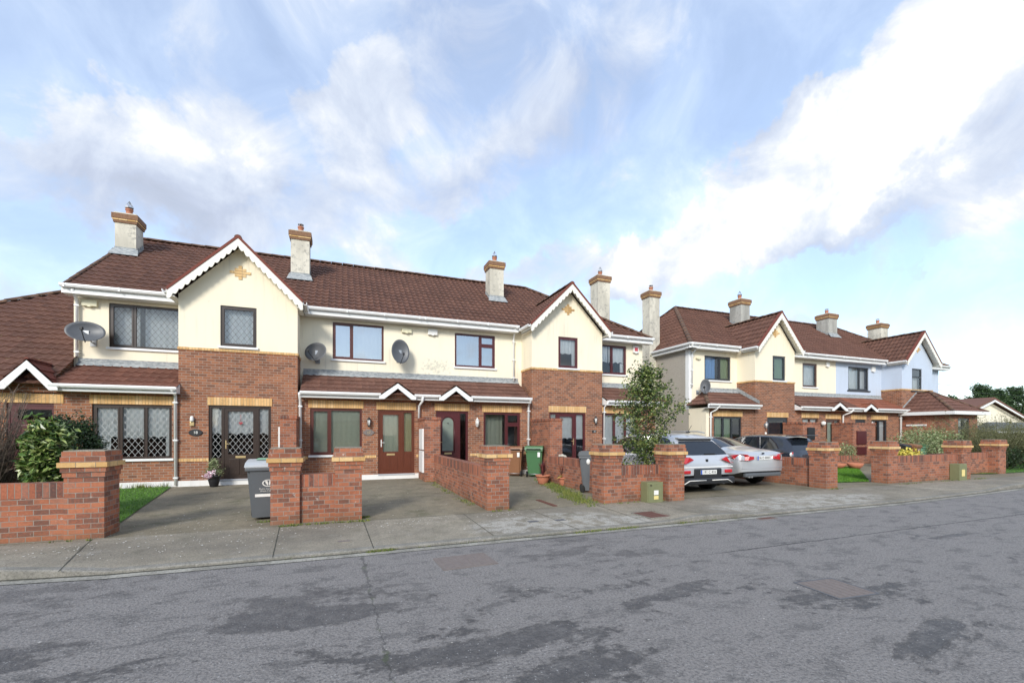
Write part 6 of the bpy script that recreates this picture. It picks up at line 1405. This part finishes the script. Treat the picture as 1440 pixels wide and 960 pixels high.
# silver saloon
sal=[sec(0,.36,.93,.82,.84,1.00,.6,[.18,.08,.0,.0,.02,.05,.06,.06,.07],gh=False,crown=.0),
 sec(.30,.26,.98,.87,.90,1.06,.6,gh=False,crown=.01),sec(.62,.24,.98,.89,.91,1.085,.6,gh=False,crown=.01),
 sec(.85,.24,.97,.89,.91,1.13,.72,[0,0,0,0,0,0,.0,0,-.05]),sec(1.55,.24,.96,.89,.91,1.395,.60),sec(2.3,.23,.95,.89,.91,1.425,.61),sec(2.95,.23,.94,.89,.91,1.33,.58),
 sec(3.55,.24,.90,.88,.90,.99,.6,gh=False),sec(4.1,.24,.82,.85,.87,.88,.55,gh=False),sec(4.5,.32,.66,.70,.74,.70,.45,gh=False)]
def salx(t):
    for sg in (-1,1):
        bm=B(); pts=[(sg*.38,-.01,.80),(sg*.40,-.01,.875),(sg*.56,-.012,.885),(sg*.62,-.008,.93),(sg*.78,.02,.95),(sg*.865,.14,.93),(sg*.90,.30,.89),(sg*.89,.24,.82),(sg*.82,.02,.78),(sg*.60,-.012,.77)]
        a=[bm.verts.new((p[0]*.98,p[1]+.08,p[2])) for p in pts]; b=[bm.verts.new((p[0]*1.012,p[1]-.030,p[2])) for p in pts]; n=len(pts)
        for i in range(n): bm.faces.new((a[i],a[(i+1)%n],b[(i+1)%n],b[i]))
        bm.faces.new(b); P('tail_light',bm,M['taillight'],t,recalc=True)
        bm=B(); box(bm,sg*.96-.08,sg*.96+.08,2.85,2.97,.95,1.07,bev=.03); P('door_mirror',bm,M['carsilver'],t)
        bm=B(); box(bm,sg*.85-.02,sg*.85+.02,1.98,2.06,.98,1.33); P('door_pillar',bm,M['carblack'],t)
    plate(t,'06 D 8083',0,-.012,.83,.25); boxpart(t,'bumper_insert','bingrey',-.66,.70,-.004,.10,.31,.42,bev=.035)
    boxpart(t,'emblem','black',-.03,.03,-.012,.03,.935,.975,bev=.008)
    bm=B(); 
    for x in (-.52,-.42): tube(bm,[(x,.0,.32),(x,.2,.32)],.032,10)
    P('exhaust',bm,M['steel'],t); bm=B(); tube(bm,[(-.8,-.0,.55),(.8,-.0,.55)],.006,4); P('bumper_crease',bm,M['greyband'],t)
car('silver saloon car with red tail lights, parked between the SUV and the side wall','saloon_car',sal,{(3,5),(4,5),(5,5),(3,6),(3,7),(6,5),(6,6),(6,7)},{('r',0),('r',1)},4.5,.91,(.98,3.78),.32,'carsilver',(11.0,9.0,.085),R(0),salx)
hat=[sec(0,.40,.92,.78,.80,1.36,.52,[.2,.08,.0,.0,.05,.08,.36,.42,.42]),sec(.34,.28,.95,.82,.84,1.43,.58,[0,0,0,0,0,0,.18,.26,.30]),sec(.9,.25,.94,.83,.85,1.47,.60),sec(1.6,.25,.92,.83,.85,1.48,.61),sec(2.2,.25,.90,.83,.85,1.45,.60),sec(2.65,.25,.89,.83,.84,1.32,.54),
 sec(3.1,.25,.87,.81,.83,.95,.5,gh=False),sec(3.6,.26,.78,.78,.80,.84,.45,gh=False),sec(3.9,.34,.62,.64,.68,.66,.4,gh=False)]
def hatx(t):
    boxpart(t,'spoiler','cardark',-.54,.54,.16,.50,1.42,1.455,bev=.012)
    for sg in (-1,1):
        boxpart(t,'tail_light','taillight',sg*.74-.03,sg*.74+.04,.08,.20,.78,.92,bev=.02)
        bm=B(); box(bm,sg*.82-.02,sg*.82+.02,1.20,1.30,.95,1.40); P('door_pillar',bm,M['cardark'],t)
        bm=B(); box(bm,sg*.91-.08,sg*.91+.08,2.45,2.56,.92,1.04,bev=.03); P('door_mirror',bm,M['cardark'],t)
    plate(t,'08 D 1527',0,-.012,.66); bm=B(); lathe(bm,[(.001,-.004),(.07,-.004),(.07,.004)],c=(-.80,.1,.84),seg=12,axis='Y'); P('fuel_flap',bm,M['alarmw'],t)
car('dark blue hatchback with roof spoiler parked behind the right side wall','hatchback_car',hat,{('r',5),(1,5),(2,5),(3,5),(4,5),(5,5),(5,6),(5,7)},{('r',0),('r',1)},3.9,.85,(.75,3.15),.31,'cardark',(14.05,9.75,.085),R(0),hatx)
# ------------------------------------------------------------------ the houses across the road (seen only as reflections in the windows)
for i,x in enumerate((-26,-10,6,22)):
    t=T('facing_house',('brick and cream house across the road, behind the viewer, '+('leftmost','second','third','rightmost')[i]+' of four'),'house',(x,-16,0),'houses across the road')
    bm=B(); quad(bm,[(x+13.6,-15,0),(x,-15,0),(x,-15,2.8),(x+13.6,-15,2.8)]); P('lower_wall',bm,M['brick'],t)
    bm=B(); quad(bm,[(x+13.6,-15,2.8),(x,-15,2.8),(x,-15,5.5),(x+13.6,-15,5.5)]); quad(bm,[(x,-15,0),(x,-23,0),(x,-23,5.5),(x,-15,5.5)]); quad(bm,[(x+13.6,-23,0),(x+13.6,-15,0),(x+13.6,-15,5.5),(x+13.6,-23,5.5)]); P('upper_wall',bm,M['cream2'],t)
    bm=B(); prismX(bm,[(-14.6,5.5),(-19,8.5),(-23.4,5.5)],x-.2,x+13.8); P('roof',bm,M['greycover'],t)
    for k in range(4):
        for z in (1.0,3.9):
            bm=B(); box(bm,x+1+k*3.2,x+2.6+k*3.2,-15.0,-14.96,z,z+1.3); P('window',bm,M['carglass'],t)
            if z<2: pass
